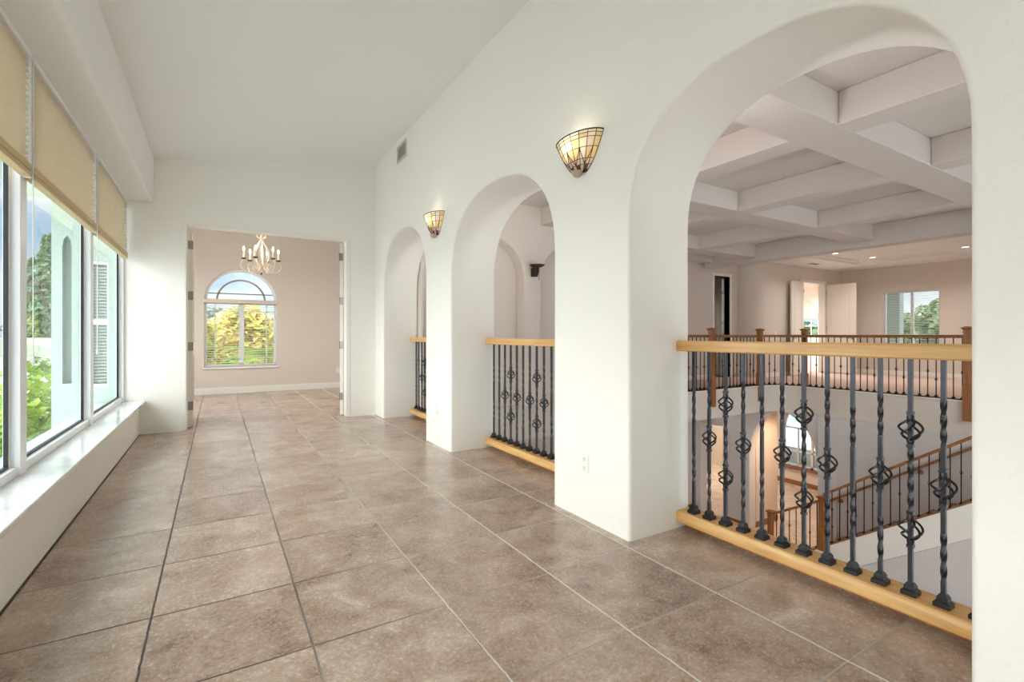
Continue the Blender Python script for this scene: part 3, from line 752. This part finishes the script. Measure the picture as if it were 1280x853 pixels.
for i,(x,y) in enumerate([(3.5,.85),(5.3,1.0),(7.3,1.2),(9.25,1.2)]):  # unseen recessed lamps added to brighten the stairwell
    downlight(['recessed coffer light by the arched wall, out of view','second recessed coffer light, out of view','third recessed coffer light, out of view','recessed coffer light by the header, out of view'][i],x,y,ZC,30,(1,.95,.9),'recessed lights of the coffers')
v=thing('ceiling_vent','dark slotted vent in the gallery ceiling near the curved wall','air vent',(13.57,6.92,2.99))
MB().extrude([rect(13.38,13.76,6.84,7.0),rect(13.40,13.74,6.86,6.98)],'z',2.99,2.978).build('frame',M['vent'],v)
mb=MB()
for i in range(6): mb.box(13.40,13.74,6.863+i*.02,6.877+i*.02,2.98,2.99)
mb.build('louvres',plain('dark_vent',(110,98,90)),v)
v=thing('ceiling_vent','thin dark vent at the edge of a coffer seen through the nearest arch','air vent',(5.3,3.55,ZC))
MB().box(5.05,5.15,3.15,3.75,ZC-.012,ZC).build('frame',M['vent'],v)
MB().box(5.07,5.13,3.18,3.72,ZC-.016,ZC-.012).build('louvres',plain('dark_vent_slots',(96,88,82)),v)

# switch plate on curved wall
o=thing('light_switch','small switch plate on the curved gallery wall','light switch',(12.6,7.4,1.15))
MB().box(12.565,12.635,7.394,7.4,1.09,1.21).build('plate',M['plate'],o,bevel=.002)
MB().box(12.585,12.615,7.390,7.394,1.12,1.18).build('rocker',M['trim'],o,bevel=.002)

# ---- uplight sconce on the pier between the beige arches
s=thing('wall_sconce','bronze uplight sconce with amber bowl on the pier seen through the middle arch','wall lamp',(4.155,YG,2.0))
MB().lathe([(.0,1.98),(.03,1.985),(.045,2.02),(.058,2.10),(.062,2.115),(0,2.115)],(4.14,YG-.09,0),16).build('cup',M['irond'],s,smooth=40)
MB().lathe([(0,2.115),(.05,2.125),(.10,2.148),(.118,2.165),(.112,2.166),(.05,2.14),(0,2.13)],(4.16,YG-.11,0),20).build('bowl',M['sg_brown'],s,smooth=60)
MB().box(4.115,4.165,YG-.05,YG,1.99,2.11).build('backplate',M['irond'],s,bevel=.004)
MB().tube([(4.20,YG-.10,2.11),(4.20,YG-.10,1.93)],.004,6).build('pull_chain',M['irond'],s)

# unseen uplights added on the stairwell face of the arched wall to brighten coffers
for i,yy in enumerate((2.23,4.52)):
    s=thing('wall_sconce',['lit bronze uplight on the stairwell side of the pier between nearest and middle arch','lit bronze uplight on the stairwell side of the pier between middle and farthest arch'][i],'wall lamp',(XB,yy,2.0))
    MB().lathe([(.0,1.98),(.03,1.985),(.045,2.02),(.058,2.10),(.062,2.115),(0,2.115)],(XB+.09,yy,0),16).build('cup',M['irond'],s,smooth=40)
    MB().lathe([(0,2.115),(.05,2.125),(.10,2.148),(.118,2.165),(.112,2.166),(.05,2.14),(0,2.13)],(XB+.12,yy,0),20).build('bowl',M['sg_brown'],s,smooth=60)
    MB().box(XB,XB+.05,yy-.025,yy+.025,1.99,2.11).build('backplate',M['irond'],s,bevel=.004)
    l=bpy.data.lights.new('uplight_lamp','POINT'); l.energy=32; l.color=(1,.98,.96); l.shadow_soft_size=.04
    o=bpy.data.objects.new('uplight_lamp',l); C.objects.link(o); o.parent=s; o.location=(.12,0,.19)

# ---- newel posts, gallery railing
def newel(parent,x,y,z0,z1,zblk,a=.052,cap=True):
    """square post: wide box below zblk, slimmer shaft above, moulded cap"""
    mb=MB().box(x-a,x+a,y-a,y+a,z0,zblk).taper(x,y,zblk,zblk+.02,a,a*.8).box(x-a*.8,x+a*.8,y-a*.8,y+a*.8,zblk+.02,z1-.10)
    o=mb.build('newel_post',M['post'],parent,bevel=.004)
    c=MB().taper(x,y,z1-.105,z1-.085,a*.95,a*.95).box(x-a*.8,x+a*.8,y-a*.8,y+a*.8,z1-.085,z1-.06)
    c.taper(x,y,z1-.06,z1-.035,a*.85,a*1.25).box(x-a*1.3,x+a*1.3,y-a*1.3,y+a*1.3,z1-.035,z1-.018).taper(x,y,z1-.018,z1,a*1.05,a*.5)
    c.build('cap',M['post'],o)
    return o
gr=thing('gallery_railing','brown wooden railing with dark iron balusters around the opposite gallery','railing',(8.4,YG,0))
path=[(7.15,YG)]+arc+[(XG,2.5)]
d=-.02
pp=[(7.15,YG-d)]+[(XG-RC-d*-1*0+ (RC-d*-1)*math.sin(t)*1.0,YG-RC+(RC+.02)*math.cos(t)) for t in [PI/2*i/10 for i in range(11)]]
def off(dist):   # railing line set back from the edge by dist
    r=RC+dist
    return [(7.15,YG+dist)]+[(XG-RC+r*math.sin(t),YG-RC+r*math.cos(t)) for t in [PI/2*i/10 for i in range(11)]]+[(XG+dist,.72)]
line=off(.045)
hp=[(-.032,0),(.032,0),(.036,.02),(.030,.045),(.015,.055),(-.015,.055),(-.030,.045),(-.036,.02)]
MB().sweep([(x,y,1.045) for x,y in line],hp).build('handrail',M['rail'],gr,smooth=50)
MB().sweep([(x,y,.0) for x,y in line],[(-.02,0),(.02,0),(.02,.022),(-.02,.022)]).build('bottom_rail',M['irond'],gr)
for x,y in ((8.42,YG-.01),(10.03,YG-.01),(10.78,5.70),(XG-.02,3.00)):
    newel(gr,x,y,-.33,1.24,.27,.056)
zz0,zz1=.02,1.05
Q_plain=proto(MB().box(-.0065,.0065,-.0065,.0065,zz0,zz1),'baluster',M['irond'])
Q_knob=proto(basket_mb(.055,.021,.0035,4,6,False,4),'knob',M['irond'],smooth=60)
Q_shoe=proto(shoe_mb(.024,.04),'shoe',M['irond'])
# points along the line
def along(line,step,start):
    out=[];acc=-start
    for (x0,y0),(x1,y1) in zip(line,line[1:]):
        Ld=math.hypot(x1-x0,y1-y0); t=-acc
        while t<Ld:
            out.append((x0+(x1-x0)*t/Ld,y0+(y1-y0)*t/Ld)); t+=step
        acc=Ld-t   # negative remainder
        acc=-(t-Ld)
    return out
pts=[p for p in along(line,.1165,.06) if min(math.hypot(p[0]-a,p[1]-b) for a,b in ((8.42,YG),(10.03,YG),(10.78,5.70),(XG,3.0)))>.075]
g0=wloc(gr)
for i,(x,y) in enumerate(pts[:98]):
    bo=link(Q_plain,gr,(x-g0.x,y-g0.y,0),'baluster')
    if i%2==1: link(Q_knob,bo,(0,0,.47),'knob')
    if i%4==2: link(Q_knob,bo,(0,0,.33),'knob')
    link(Q_shoe,bo,(0,0,.02),'shoe')

# ------------------------------------------------------------------ lower storey
struct('floor_lower',MB().box(2.0,20,-1.2,14,ZL-.12,ZL),M['tile_low'],'pale tile floor of the lower hall','floor')
# wall under the gallery edge, with big arch and hall doorway
L=[(-1.0,ZL)];F=[False]
L+=[(5.35,ZL)]+superarch(6.105,.755,-1.75,1.14,2.05)+[(6.86,ZL)]; F+=[True]*31
L+=[(7.55,ZL),(7.55,-1.15),(8.2,-1.15),(8.2,ZL),(12.0,ZL),(12.0,ZS),(-1.0,ZS)]; F+=[False]*7
mb=MB().extrude([L],'x',XG-.04,XG+.22,r=.03,flags=[F])
struct('wall_lower',mb,M['daywall'],'tall pale stairwell wall with a large arch at lower level','wall',smooth=32)
struct('trim_pilaster',MB().box(XG-.075,XG-.04,4.97,5.33,ZL,ZS-.02),M['daywall'],'shallow pilaster beside the large lower arch','pilaster',bevel=.004)
# deep passage behind the arch
struct('wall_lower_passage',MB().box(XG+.22,11.75,6.86,7.55,ZL,ZS),M['beige'],'warm lit side wall inside the lower arch','wall')
struct('wall_lower_passage_right',MB().box(XG+.22,11.75,4.6,5.33,ZL,ZS),M['beige'],'right side wall inside the lower arch','wall')
mb=MB().extrude([rect(3.5,12.0,ZL,ZS),archhole(6.9,8.62,-2.9,-1.75)],'x',15.0,15.2)
struct('wall_lower_far',mb,M['beige'],'far wall of the lower room with the arched window','wall',smooth=30)
mb=MB().box(11.0,20,12.0,12.15,ZL,ZS); mb.box(11.0,15.2,3.4,3.5,ZL,ZS)
struct('wall_lower_hall',mb,M['white'],'end walls of the lower hall','wall')
mb=MB(); mb.box(XG-.055,XG-.04,6.9,7.5,ZL,ZL+.14); mb.box(2.4,XG-.05,8.435,8.45,ZL,ZL+.14); mb.box(XG+.22,11.75,6.845,6.86,ZL,ZL+.14); mb.box(11.7,14.99,11.985,12.0,ZL,ZL+.14); mb.box(14.985,15.0,5,9.6,ZL,ZL+.14)
struct('baseboard_lower',mb,M['rail'],'brown wooden baseboard of the lower hall','baseboard')
w=thing('window_10','arched lower window glimpsed through the railing and the lower arch','window',(15.1,7.76,-2.9),kind='structure')
mb=MB().extrude([archhole(6.9,8.62,-2.9,-1.75),archhole(6.96,8.56,-2.84,-1.75)],'x',15.08,15.14); mb.box(15.08,15.14,7.73,7.79,-2.9,-.9); mb.box(15.08,15.14,8.15,8.18,-2.9,-1.75); mb.box(15.08,15.14,7.33,7.36,-2.9,-1.75); mb.box(15.08,15.14,6.9,8.62,-1.77,-1.72); mb.box(15.08,15.14,6.9,8.62,-2.46,-2.42)
mb.build('frame',M['vinyl'],w,smooth=30)
MB().extrude([archhole(6.93,8.59,-2.87,-1.75)],'x',15.11,15.115).build('pane',M['clear'],w)
struct('trim_lower_window_sill',MB().box(14.9,15.1,6.85,8.67,-2.96,-2.9),M['rail'],'brown sill below the lower arched window','window sill')
# rest of the lower stairwell shell
struct('wall_lower_left',MB().box(2.1,2.345,-1.2,12,ZL,ZS),M['daywall'],'lower stairwell wall below the arched wall','wall')
struct('wall_lower_back',MB().box(2.345,XG-.04,8.45,8.6,ZL,ZS),M['beige'],'lower wall below the beige arches','wall')
TW=[(3.2,5.0),(5.4,7.2),(7.6,9.2)]  # unseen tall windows added to bring daylight into the stairwell
Lh=[rect(a,b,-2.6,2.35) for a,b in TW]
struct('wall_stair_window',MB().extrude([rect(2.1,16.2,ZL,3.3)]+Lh,'y',-1.2,-1.0),M['daywall'],'stairwell wall with tall windows, behind the nearest pier','wall')
for i,(a,b) in enumerate(TW):
    w=thing('window_%d'%(11+i),['tall stairwell window closest to the arched wall','tall stairwell window in the middle','tall stairwell window by the landing'][i]+', out of view','window',((a+b)/2,-1.1,-2.6),kind='structure')
    mb=MB().extrude([rect(a,b,-2.6,2.35),rect(a+.05,b-.05,-2.55,2.30)],'y',-1.14,-1.07); mb.box(a,b,-1.14,-1.07,-.1,-.04); mb.build('frame',M['vinyl'],w)
    MB().box(a+.04,b-.04,-1.108,-1.102,-2.56,2.31).build('pane',M['clear'],w)

# ---- staircase
SX0,SX1=9.50,XG-.04
def zl(y): return -2.98+.69*(4.96-y)          # top line of the closed stringer
st=thing('staircase','straight flight of stairs climbing along the pale wall','staircase',(10.0,5.4,ZL))
y0s,y1s=5.62,.66
L=[(y0s,ZL),(y0s,zl(y0s)),(y1s,zl(y1s)),(y1s,zl(y1s)-.52),(4.89,ZL)]
MB().extrude([L],'x',SX0,SX0+.06).build('stringer',M['white'],st)
MB().sweep([(SX0+.03,y0s,zl(y0s)),(SX0+.03,y1s,zl(y1s))],[(-.045,0),(.045,0),(.045,.028),(-.045,.028)]).build('stringer_cap',M['rail'],st)
n=18
for i in range(n-1):
    y=5.38-i*.275; z=ZL+(i+1)*3.45/n
    MB().box(SX0+.06,SX1-.002,y-.30,y,z-.03,z).build('tread',M['rail'],st,bevel=.005)
    MB().box(SX0+.06,SX1-.002,y-.29,y-.275,z-3.45/n,z-.03).build('riser',M['trim'],st) if False else MB().box(SX0+.06,SX1-.002,y-.03,y-.015,z-3.45/n,z-.03).build('riser',M['trim'],st)
L=[(4.87,ZL),(y1s,zl(y1s)-.52),(y1s,ZL)]
MB().extrude([L],'x',SX0+.012,SX0+.10).build('side_panel',M['daywall'],st)
sr=thing('stair_railing','brown stair railing with iron balusters rising beside the pale wall','railing',(SX0+.03,5.0,ZL))
xr=SX0+.03
newel(sr,xr,5.70,ZL,-2.42,ZL+.45,.055); newel(sr,xr,4.72,zl(4.72)-.05,-1.86,zl(4.72)+.35,.06)
MB().sweep([(xr,5.66,-2.52),(xr,4.76,-1.99)],hp).build('lower_handrail',M['rail'],sr,smooth=50)
MB().sweep([(xr,4.70,zl(4.70)+.94),(xr,.70,zl(.70)+.94)],hp).build('handrail',M['rail'],sr,smooth=50)
s0=wloc(sr)
def bal_len(z0,z1):
    return MB().box(-.0065,.0065,-.0065,.0065,z0,z1)
S_b=proto(bal_len(0,.945),'baluster',M['irond'])
y=5.58;i=0
while y>.8:
    if abs(y-4.72)>.08:
        h=.945 if y<4.72 else .90
        bo=link(S_b,sr,(0,y-s0.y,zl(y)+.02-s0.z),'baluster')
        if y>4.72: bo.scale=(1,1,(-2.52+.589*(5.66-y)-zl(y)-.0)/.945)
        k=i%6
        if k in (1,4): link(Q_knob,bo,(0,0,.48),'knob')
        if k==2: link(Q_knob,bo,(0,0,.62),'knob'); link(Q_knob,bo,(0,0,.30),'knob')
        if k==5: link(Q_knob,bo,(0,0,.36),'knob')
        link(Q_shoe,bo,(0,0,-.0),'shoe')
    y-=.128;i+=1
wr=thing('wall_handrail','brown handrail fixed to the pale wall above the stairs','handrail',(XG-.10,3.6,-1.2))
xh=XG-.12
def zh(y): return -.79-.69*(y-2.94)
MB().sweep([(xh,5.2,zh(5.2)),(xh,.9,zh(.9))],hp).build('rail',M['rail'],wr,smooth=50)
for yb in (4.9,3.62,2.3,1.2):
    MB().tube([(XG-.042,yb,zh(yb)-.06),(xh,yb,zh(yb)-.06),(xh,yb,zh(yb)+.005)],.012,8).lathe([(0,-.006),(.05,-.004),(.05,.0),(.0,.012)],(0,0,0),4).build('bracket',M['irond'],wr,smooth=40) if False else MB().tube([(XG-.042,yb,zh(yb)-.06),(xh,yb,zh(yb)-.06),(xh,yb,zh(yb)+.005)],[.04,.022,.014],10).build('bracket',M['rail'],wr,smooth=40)

# lower hall lamps follow its warm light; the other rooms' lamps are added
def warm(label,x,y,z,p,col=(1,.66,.40),g='recessed lights of the lower hall'): downlight(label,x,y,z,p,col,g,.08)
downlight('recessed light of the small room behind the narrow doorway',10.3,9.4,2.8,60,(1,.95,.88))  # unseen lamp added to brighten the door leaf and jamb
warm('recessed light above the lower hall, out of view',13.2,10.3,ZS,260,(1,.82,.62))
warm('recessed light in the lower arched passage, out of view',11.3,6.1,ZS,130)
warm('recessed light in the lower room, out of view',13.2,7.4,ZS,70)
downlight('recessed light in the bright room beyond the gallery',17.4,9.6,3.1,620,(1,.95,.9))  # unseen lamps added to brighten the room beyond the double doors
downlight('second recessed light in the bright room beyond the gallery',14.6,9.3,3.1,300,(1,.95,.9))

for i,(x,y) in enumerate([(-.5,8.0),(1.9,8.0)]):  # unseen ceiling lamps added to lift the end room's brightness
    downlight(['recessed light in the end room ceiling, left, out of view','recessed light in the end room ceiling, right, out of view'][i],x,y,3.4,52,(1,.97,.94),'recessed lights of the end room')

# ------------------------------------------------------------------ roof, outside
struct('roof',MB().box(-2.0,21,-3.8,14.2,3.75,3.95),plain('roof_slab',(150,140,130)),'roof over the whole storey','roof')
struct('roof_eave',MB().box(-1.95,-1.12,-3.8,7.9,2.74,2.86),M['stucco'],'eave outside above the left windows','eave')
struct('wall_outer',MB().box(16.2,16.35,-1.2,7.4,-3.6,0),M['stucco'],'outside of the lower right wall','wall')
# wing wall beyond the windows with recess and window
L=[rect(-1.462,-.932,-3.6,2.76)]
hole1=[(-1.378,.59),(-1.304,.59),(-1.304,2.02),(-1.317,2.10),(-1.341,2.136),(-1.365,2.10),(-1.378,2.02)]
hole2=rect(-1.156,-1.005,.545,1.886)
mb=MB().extrude(L+[hole1,hole2],'y',6.745,6.86); mb.box(-1.462,-.94,6.862,6.88,-3.6,2.74)
struct('wall_wing',mb,M['stucco'],'pale stucco wing wall seen through the left windows','wall')
w=thing('window_14','small outside window with blinds in the stucco wing','window',(-1.08,6.82,.545),kind='structure')
mb=MB().extrude([rect(-1.156,-1.005,.545,1.886),rect(-1.142,-1.02,.572,1.86)],'y',6.775,6.82); mb.box(-1.142,-1.02,6.775,6.82,1.21,1.27); mb.build('frame',M['vinyl'],w)
mb=MB()
z=.59
while z<1.84:
    mb.box(-1.142,-1.02,6.828,6.846,z,z+.02); z+=.034
mb.build('slats',M['slat'],w)
MB().box(-1.142,-1.02,6.80,6.804,.57,1.862).build('pane',M['glass'],w)

def scatter(mb,cen,rad,n,size,seed,flat=0,shell=.55):
    rnd=random.Random(seed)
    for _ in range(n):
        while True:
            p=Vector((rnd.uniform(-1,1),rnd.uniform(-1,1),rnd.uniform(-1,1)))
            if shell<p.length<1: break
        c=Vector((cen[0]+p.x*rad[0],cen[1]+p.y*rad[1],cen[2]+p.z*rad[2]))
        nrm=(p+Vector((rnd.uniform(-.8,.8),rnd.uniform(-.8,.8),rnd.uniform(-.3,1)))).normalized()
        u=nrm.orthogonal().normalized(); a=rnd.uniform(0,6.28); v=nrm.cross(u)
        u,v=u*math.cos(a)+v*math.sin(a),v*math.cos(a)-u*math.sin(a); s=size*rnd.uniform(.6,1.3)
        mb.add([c-u*s,c+v*s*.45+nrm*s*.12,c+u*s,c-v*s*.45+nrm*s*.12],[(0,1,2),(0,2,3)])
    return mb
def tree(name,label,x,y,z0,h,r,mat,n,size,seed,cat='tree',blobs=6,trunk=True,conic=False,group=None):
    t=thing(name,label,cat,(x,y,z0),group=group); rnd=random.Random(seed); mb=MB()
    for i in range(blobs):
        if conic:
            f=(i+.5)/blobs; rr=r*(1.05-f)*.8
            for k in range(2): scatter(mb,(x+rnd.uniform(-.3,.3)*rr,y+rnd.uniform(-.3,.3)*rr,z0+h*(.2+.8*f)),(rr,rr,h/blobs*.75),n//blobs//2,size,seed*31+i*2+k,shell=.3)
        else:
            a=rnd.uniform(0,6.28); q=r*rnd.uniform(.15,.6)
            scatter(mb,(x+q*math.cos(a),y+q*math.sin(a),z0+h*rnd.uniform(.55,.86)),(r*.55,r*.55,h*.17),n//blobs,size,seed*31+i)
    mb.build('crown',mat,t,recalc=False)
    if trunk:
        m=MB().tube([(x,y,z0),(x+.05*r,y,z0+h*.35),(x,y,z0+h*.8)],[h*.03,h*.022,h*.01],7)
        for k in range(5):
            a=k*1.3; m.tube([(x,y,z0+h*(.4+.06*k)),(x+r*.45*math.cos(a),y+r*.45*math.sin(a),z0+h*(.6+.06*k))],[h*.012,h*.004],5)
        m.build('trunk',M['bark'],t,smooth=60)
    return t
ZG=-3.6
struct('ground',MB().box(-160,170,-60,240,ZG-.3,ZG),M['grass'],'pale gravel ground around the house','ground')  # ground colour made pale to bounce daylight up through the windows
struct('road',MB().box(-60,-1.5,17.5,21,ZG,ZG+.02),M['asphalt'],'pale driveway outside','road')
# hedge seen through the left window
h=thing('hedge','bright green hedge outside the second visible left window','hedge',(-3.2,10.4,ZG))
mb=MB()
rnd=random.Random(5)
for i in range(26):
    scatter(mb,(rnd.uniform(-5.2,-2.35),rnd.uniform(9.8,11.0),rnd.uniform(-2.6,.55)),(.5,.45,.45),560,.075,100+i,shell=.5)
mb.build('foliage',M['leaf'],h,recalc=False)
mb=MB()
for i in range(8): mb.tube([(-5+i*.42,10.4,ZG),(-5+i*.42+.1,10.4,-.3)],[.04,.015],6)
mb.build('stems',M['bark'],h)
for i,(x,y,hh,rr) in enumerate([(-8.2,38,10.2,1.9),(-9.6,43,10.8,2.2),(-6.6,33.5,7.6,1.5),(-11.2,47,9.8,2.4)]):
    tree('pine_tree',['slender pine tree beyond the hedge, nearest the wing wall','tallest slender pine tree beyond the hedge','short dark pine beside the white house','distant pine tree at the left edge of the view'][i],x,y,ZG,hh,rr,M['leafd'],2600,.22,20+i,conic=True,blobs=9,group='pines beyond the hedge')
ho=thing('house','low white house with pale roof beyond the hedge','house',(-8,28,ZG))
MB().box(-14,-4.9,26,32,ZG,.25).build('wall',M['siding'],ho)
MB().extrude([[(-14.5,.25),(-4.4,.25),(-6.8,.95),(-12,.95)]],'y',25.5,32.5).build('roof',M['roof'],ho)
# plants outside the end room window
for i,(x,y,hh,rr,mt) in enumerate([(-.9,16.0,5.6,1.05,'leafy'),(.75,18.2,5.9,1.2,'leafy'),(2.3,16.2,5.5,1.05,'leafy'),(.6,15.2,4.2,.7,'leaf')]):
    tree('shrub',['tall yellow shrub at left outside the arched window','tall yellow shrub behind the middle of the arched window','yellow shrub at right outside the arched window','low green shrub at the foot of the arched window'][i],x,y,ZG,hh,rr,M[mt],4600,.13,40+i,cat='shrub',blobs=9,group='yellow shrubs outside the end room')
def palm(label,x,y,z0,h,seed,mat,L=1.5,n=16):
    t=thing('palm',label,'palm',(x,y,z0)); rnd=random.Random(seed)
    MB().tube([(x,y,z0),(x+.05,y,z0+h*.5),(x,y,z0+h)],[.09,.07,.06],8).build('trunk',M['bark'],t,smooth=60)
    for k in range(n):
        a=k*2*PI/n+rnd.uniform(-.15,.15); up=rnd.uniform(.5,1.25); mb=MB(); P=[]
        for i in range(13):
            s=i/12; P.append(Vector((x+math.cos(a)*L*s*math.cos(up*(1-s*1.3)),y+math.sin(a)*L*s*math.cos(up*(1-s*1.3)),z0+h+L*(math.sin(up)*s-.75*s*s))))
        mb.tube(P,[.014*(1-i/14) for i in range(13)],4)
        for i in range(1,13):
            t_=(P[i]-P[i-1]).normalized(); sd=t_.cross(Vector((0,0,1))).normalized(); ln=L*.30*math.sin(PI*(.12+.85*i/13))
            for sg in (-1,1):
                for q in (0,.5):
                    c=P[i-1].lerp(P[i],q); e=c+sd*sg*ln+t_*ln*.55+Vector((0,0,-.2*ln))
                    mb.add([c,c+t_*.03,e],[(0,1,2)])
        mb.build('frond',mat,t,recalc=False)
palm('green palm in front of the yellow shrubs outside the arched window',1.0,12.9,ZG,4.15,3,M['palm'],1.1)
palm('yellow-green palm at the left edge of the arched window view',-.75,13.4,ZG,4.5,4,M['palm'],.85)
for i,(x,y,hh,rr) in enumerate([(-3.0,44,6.6,3.2),(2.6,50,6.4,3.2),(6.5,42,7.2,3.0),(10.5,52,7.0,3.4),(-1.4,62,7.6,3.6)]):
    tree('tree',['distant grey-green tree at left of the arched window view','distant grey-green tree in the middle of the arched window view','distant grey-green tree right of the yellow shrubs','far right grey-green tree beyond the arched window','farthest grey-green tree on the skyline'][i],x,y,ZG,hh,rr,M['leafg'],2200,.4,60+i,blobs=8,group='grey-green trees beyond the arched window')
# beyond the gallery window, lower window, bright room window
struct('wall_porch',MB().box(18.6,18.9,6.9,9.2,-3.6,3.0),M['stucco'],'stucco porch pier outside the gallery window','wall')
for i,(x,y,hh,rr) in enumerate([(34,9.5,6.8,2.6),(38,13.5,6.4,3.0),(31,6.5,5.6,2.4),(27,14.2,5.6,2.4),(33,17.5,6.0,2.4)]):
    tree('tree',['broad tree seen through the gallery blind','tree farther left behind the gallery blind','lower tree at right of the gallery window view','green tree outside the lower arched window','green tree outside the bright room window'][i],x,y,ZG,hh,rr,M['leafd'],2200,.3,80+i,blobs=8,group='trees outside the gallery side')

# ------------------------------------------------------------------ daylight
SKY,SKY_FILL=1.15,5.6
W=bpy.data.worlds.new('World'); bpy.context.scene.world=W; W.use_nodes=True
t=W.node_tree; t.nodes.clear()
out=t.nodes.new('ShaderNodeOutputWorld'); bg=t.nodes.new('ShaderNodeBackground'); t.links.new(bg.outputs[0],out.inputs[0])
tc=t.nodes.new('ShaderNodeTexCoord'); sx=t.nodes.new('ShaderNodeSeparateXYZ'); t.links.new(tc.outputs['Generated'],sx.inputs[0])
r=t.nodes.new('ShaderNodeValToRGB'); e=r.color_ramp.elements
e[0].position=0; e[0].color=lin((214,228,240)); e[1].position=.55; e[1].color=lin((120,168,226))
q=e.new(.12); q.color=lin((186,212,238))
t.links.new(sx.outputs[2],r.inputs[0])
mp=t.nodes.new('ShaderNodeMapping'); mp.inputs['Scale'].default_value=(1,1,2.6); t.links.new(tc.outputs['Generated'],mp.inputs[0])
nz=t.nodes.new('ShaderNodeTexNoise'); nz.inputs['Scale'].default_value=3.2; nz.inputs['Detail'].default_value=8; nz.inputs['Roughness'].default_value=.55
t.links.new(mp.outputs[0],nz.inputs[0])
cr=t.nodes.new('ShaderNodeValToRGB'); cr.color_ramp.elements[0].position=.42; cr.color_ramp.elements[1].position=.60
t.links.new(nz.outputs['Fac'],cr.inputs[0])
mx=t.nodes.new('ShaderNodeMix'); mx.data_type='RGBA'; t.links.new(cr.outputs[0],mx.inputs[0]); t.links.new(r.outputs[0],mx.inputs[6]); mx.inputs[7].default_value=(1.05,1.05,1.05,1)
# bright sky patch added out of view, behind and left, to light the rooms
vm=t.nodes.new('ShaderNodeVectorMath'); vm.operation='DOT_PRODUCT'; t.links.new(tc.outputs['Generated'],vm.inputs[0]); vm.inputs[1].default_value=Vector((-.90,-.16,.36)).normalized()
mr=t.nodes.new('ShaderNodeMapRange'); mr.interpolation_type='SMOOTHSTEP'; t.links.new(vm.outputs['Value'],mr.inputs[0]); mr.inputs[1].default_value=.08; mr.inputs[2].default_value=.85; mr.inputs[3].default_value=SKY; mr.inputs[4].default_value=SKY+SKY_FILL
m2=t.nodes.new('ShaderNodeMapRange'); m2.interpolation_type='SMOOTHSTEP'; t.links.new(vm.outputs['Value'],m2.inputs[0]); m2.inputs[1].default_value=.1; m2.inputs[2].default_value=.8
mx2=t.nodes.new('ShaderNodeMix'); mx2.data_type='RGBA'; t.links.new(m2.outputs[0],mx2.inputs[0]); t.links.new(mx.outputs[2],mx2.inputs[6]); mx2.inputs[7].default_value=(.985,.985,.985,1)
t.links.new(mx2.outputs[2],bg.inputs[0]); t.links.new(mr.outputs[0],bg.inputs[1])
s=bpy.data.lights.new('sun','SUN'); s.energy=5.5; s.angle=.02; s.color=(1,.97,.92)
so=bpy.data.objects.new('sun',s); C.objects.link(so); so.rotation_euler=Vector((.12,-.22,1)).to_track_quat('Z','Y').to_euler()

# ------------------------------------------------------------------ camera
cam=bpy.data.cameras.new('camera'); co=bpy.data.objects.new('camera',cam); C.objects.link(co)
co.location=(0,0,H); co.rotation_euler=(PI/2,0,-.5438)
cam.sensor_width=36; cam.lens=609.15/1280*36; cam.shift_y=-(426.5-418.8)/1280; cam.clip_start=.05; cam.clip_end=500
sc=bpy.context.scene; sc.camera=co
sc.view_settings.view_transform='Standard'; sc.view_settings.look='None'; sc.view_settings.gamma=1; sc.view_settings.exposure=.15
sc.view_settings.use_curve_mapping=False
sc.cycles.max_bounces=12; sc.cycles.diffuse_bounces=7; sc.cycles.glossy_bounces=4; sc.cycles.transmission_bounces=6; sc.cycles.transparent_max_bounces=16
sc.cycles.use_denoising=True; sc.cycles.sample_clamp_indirect=8
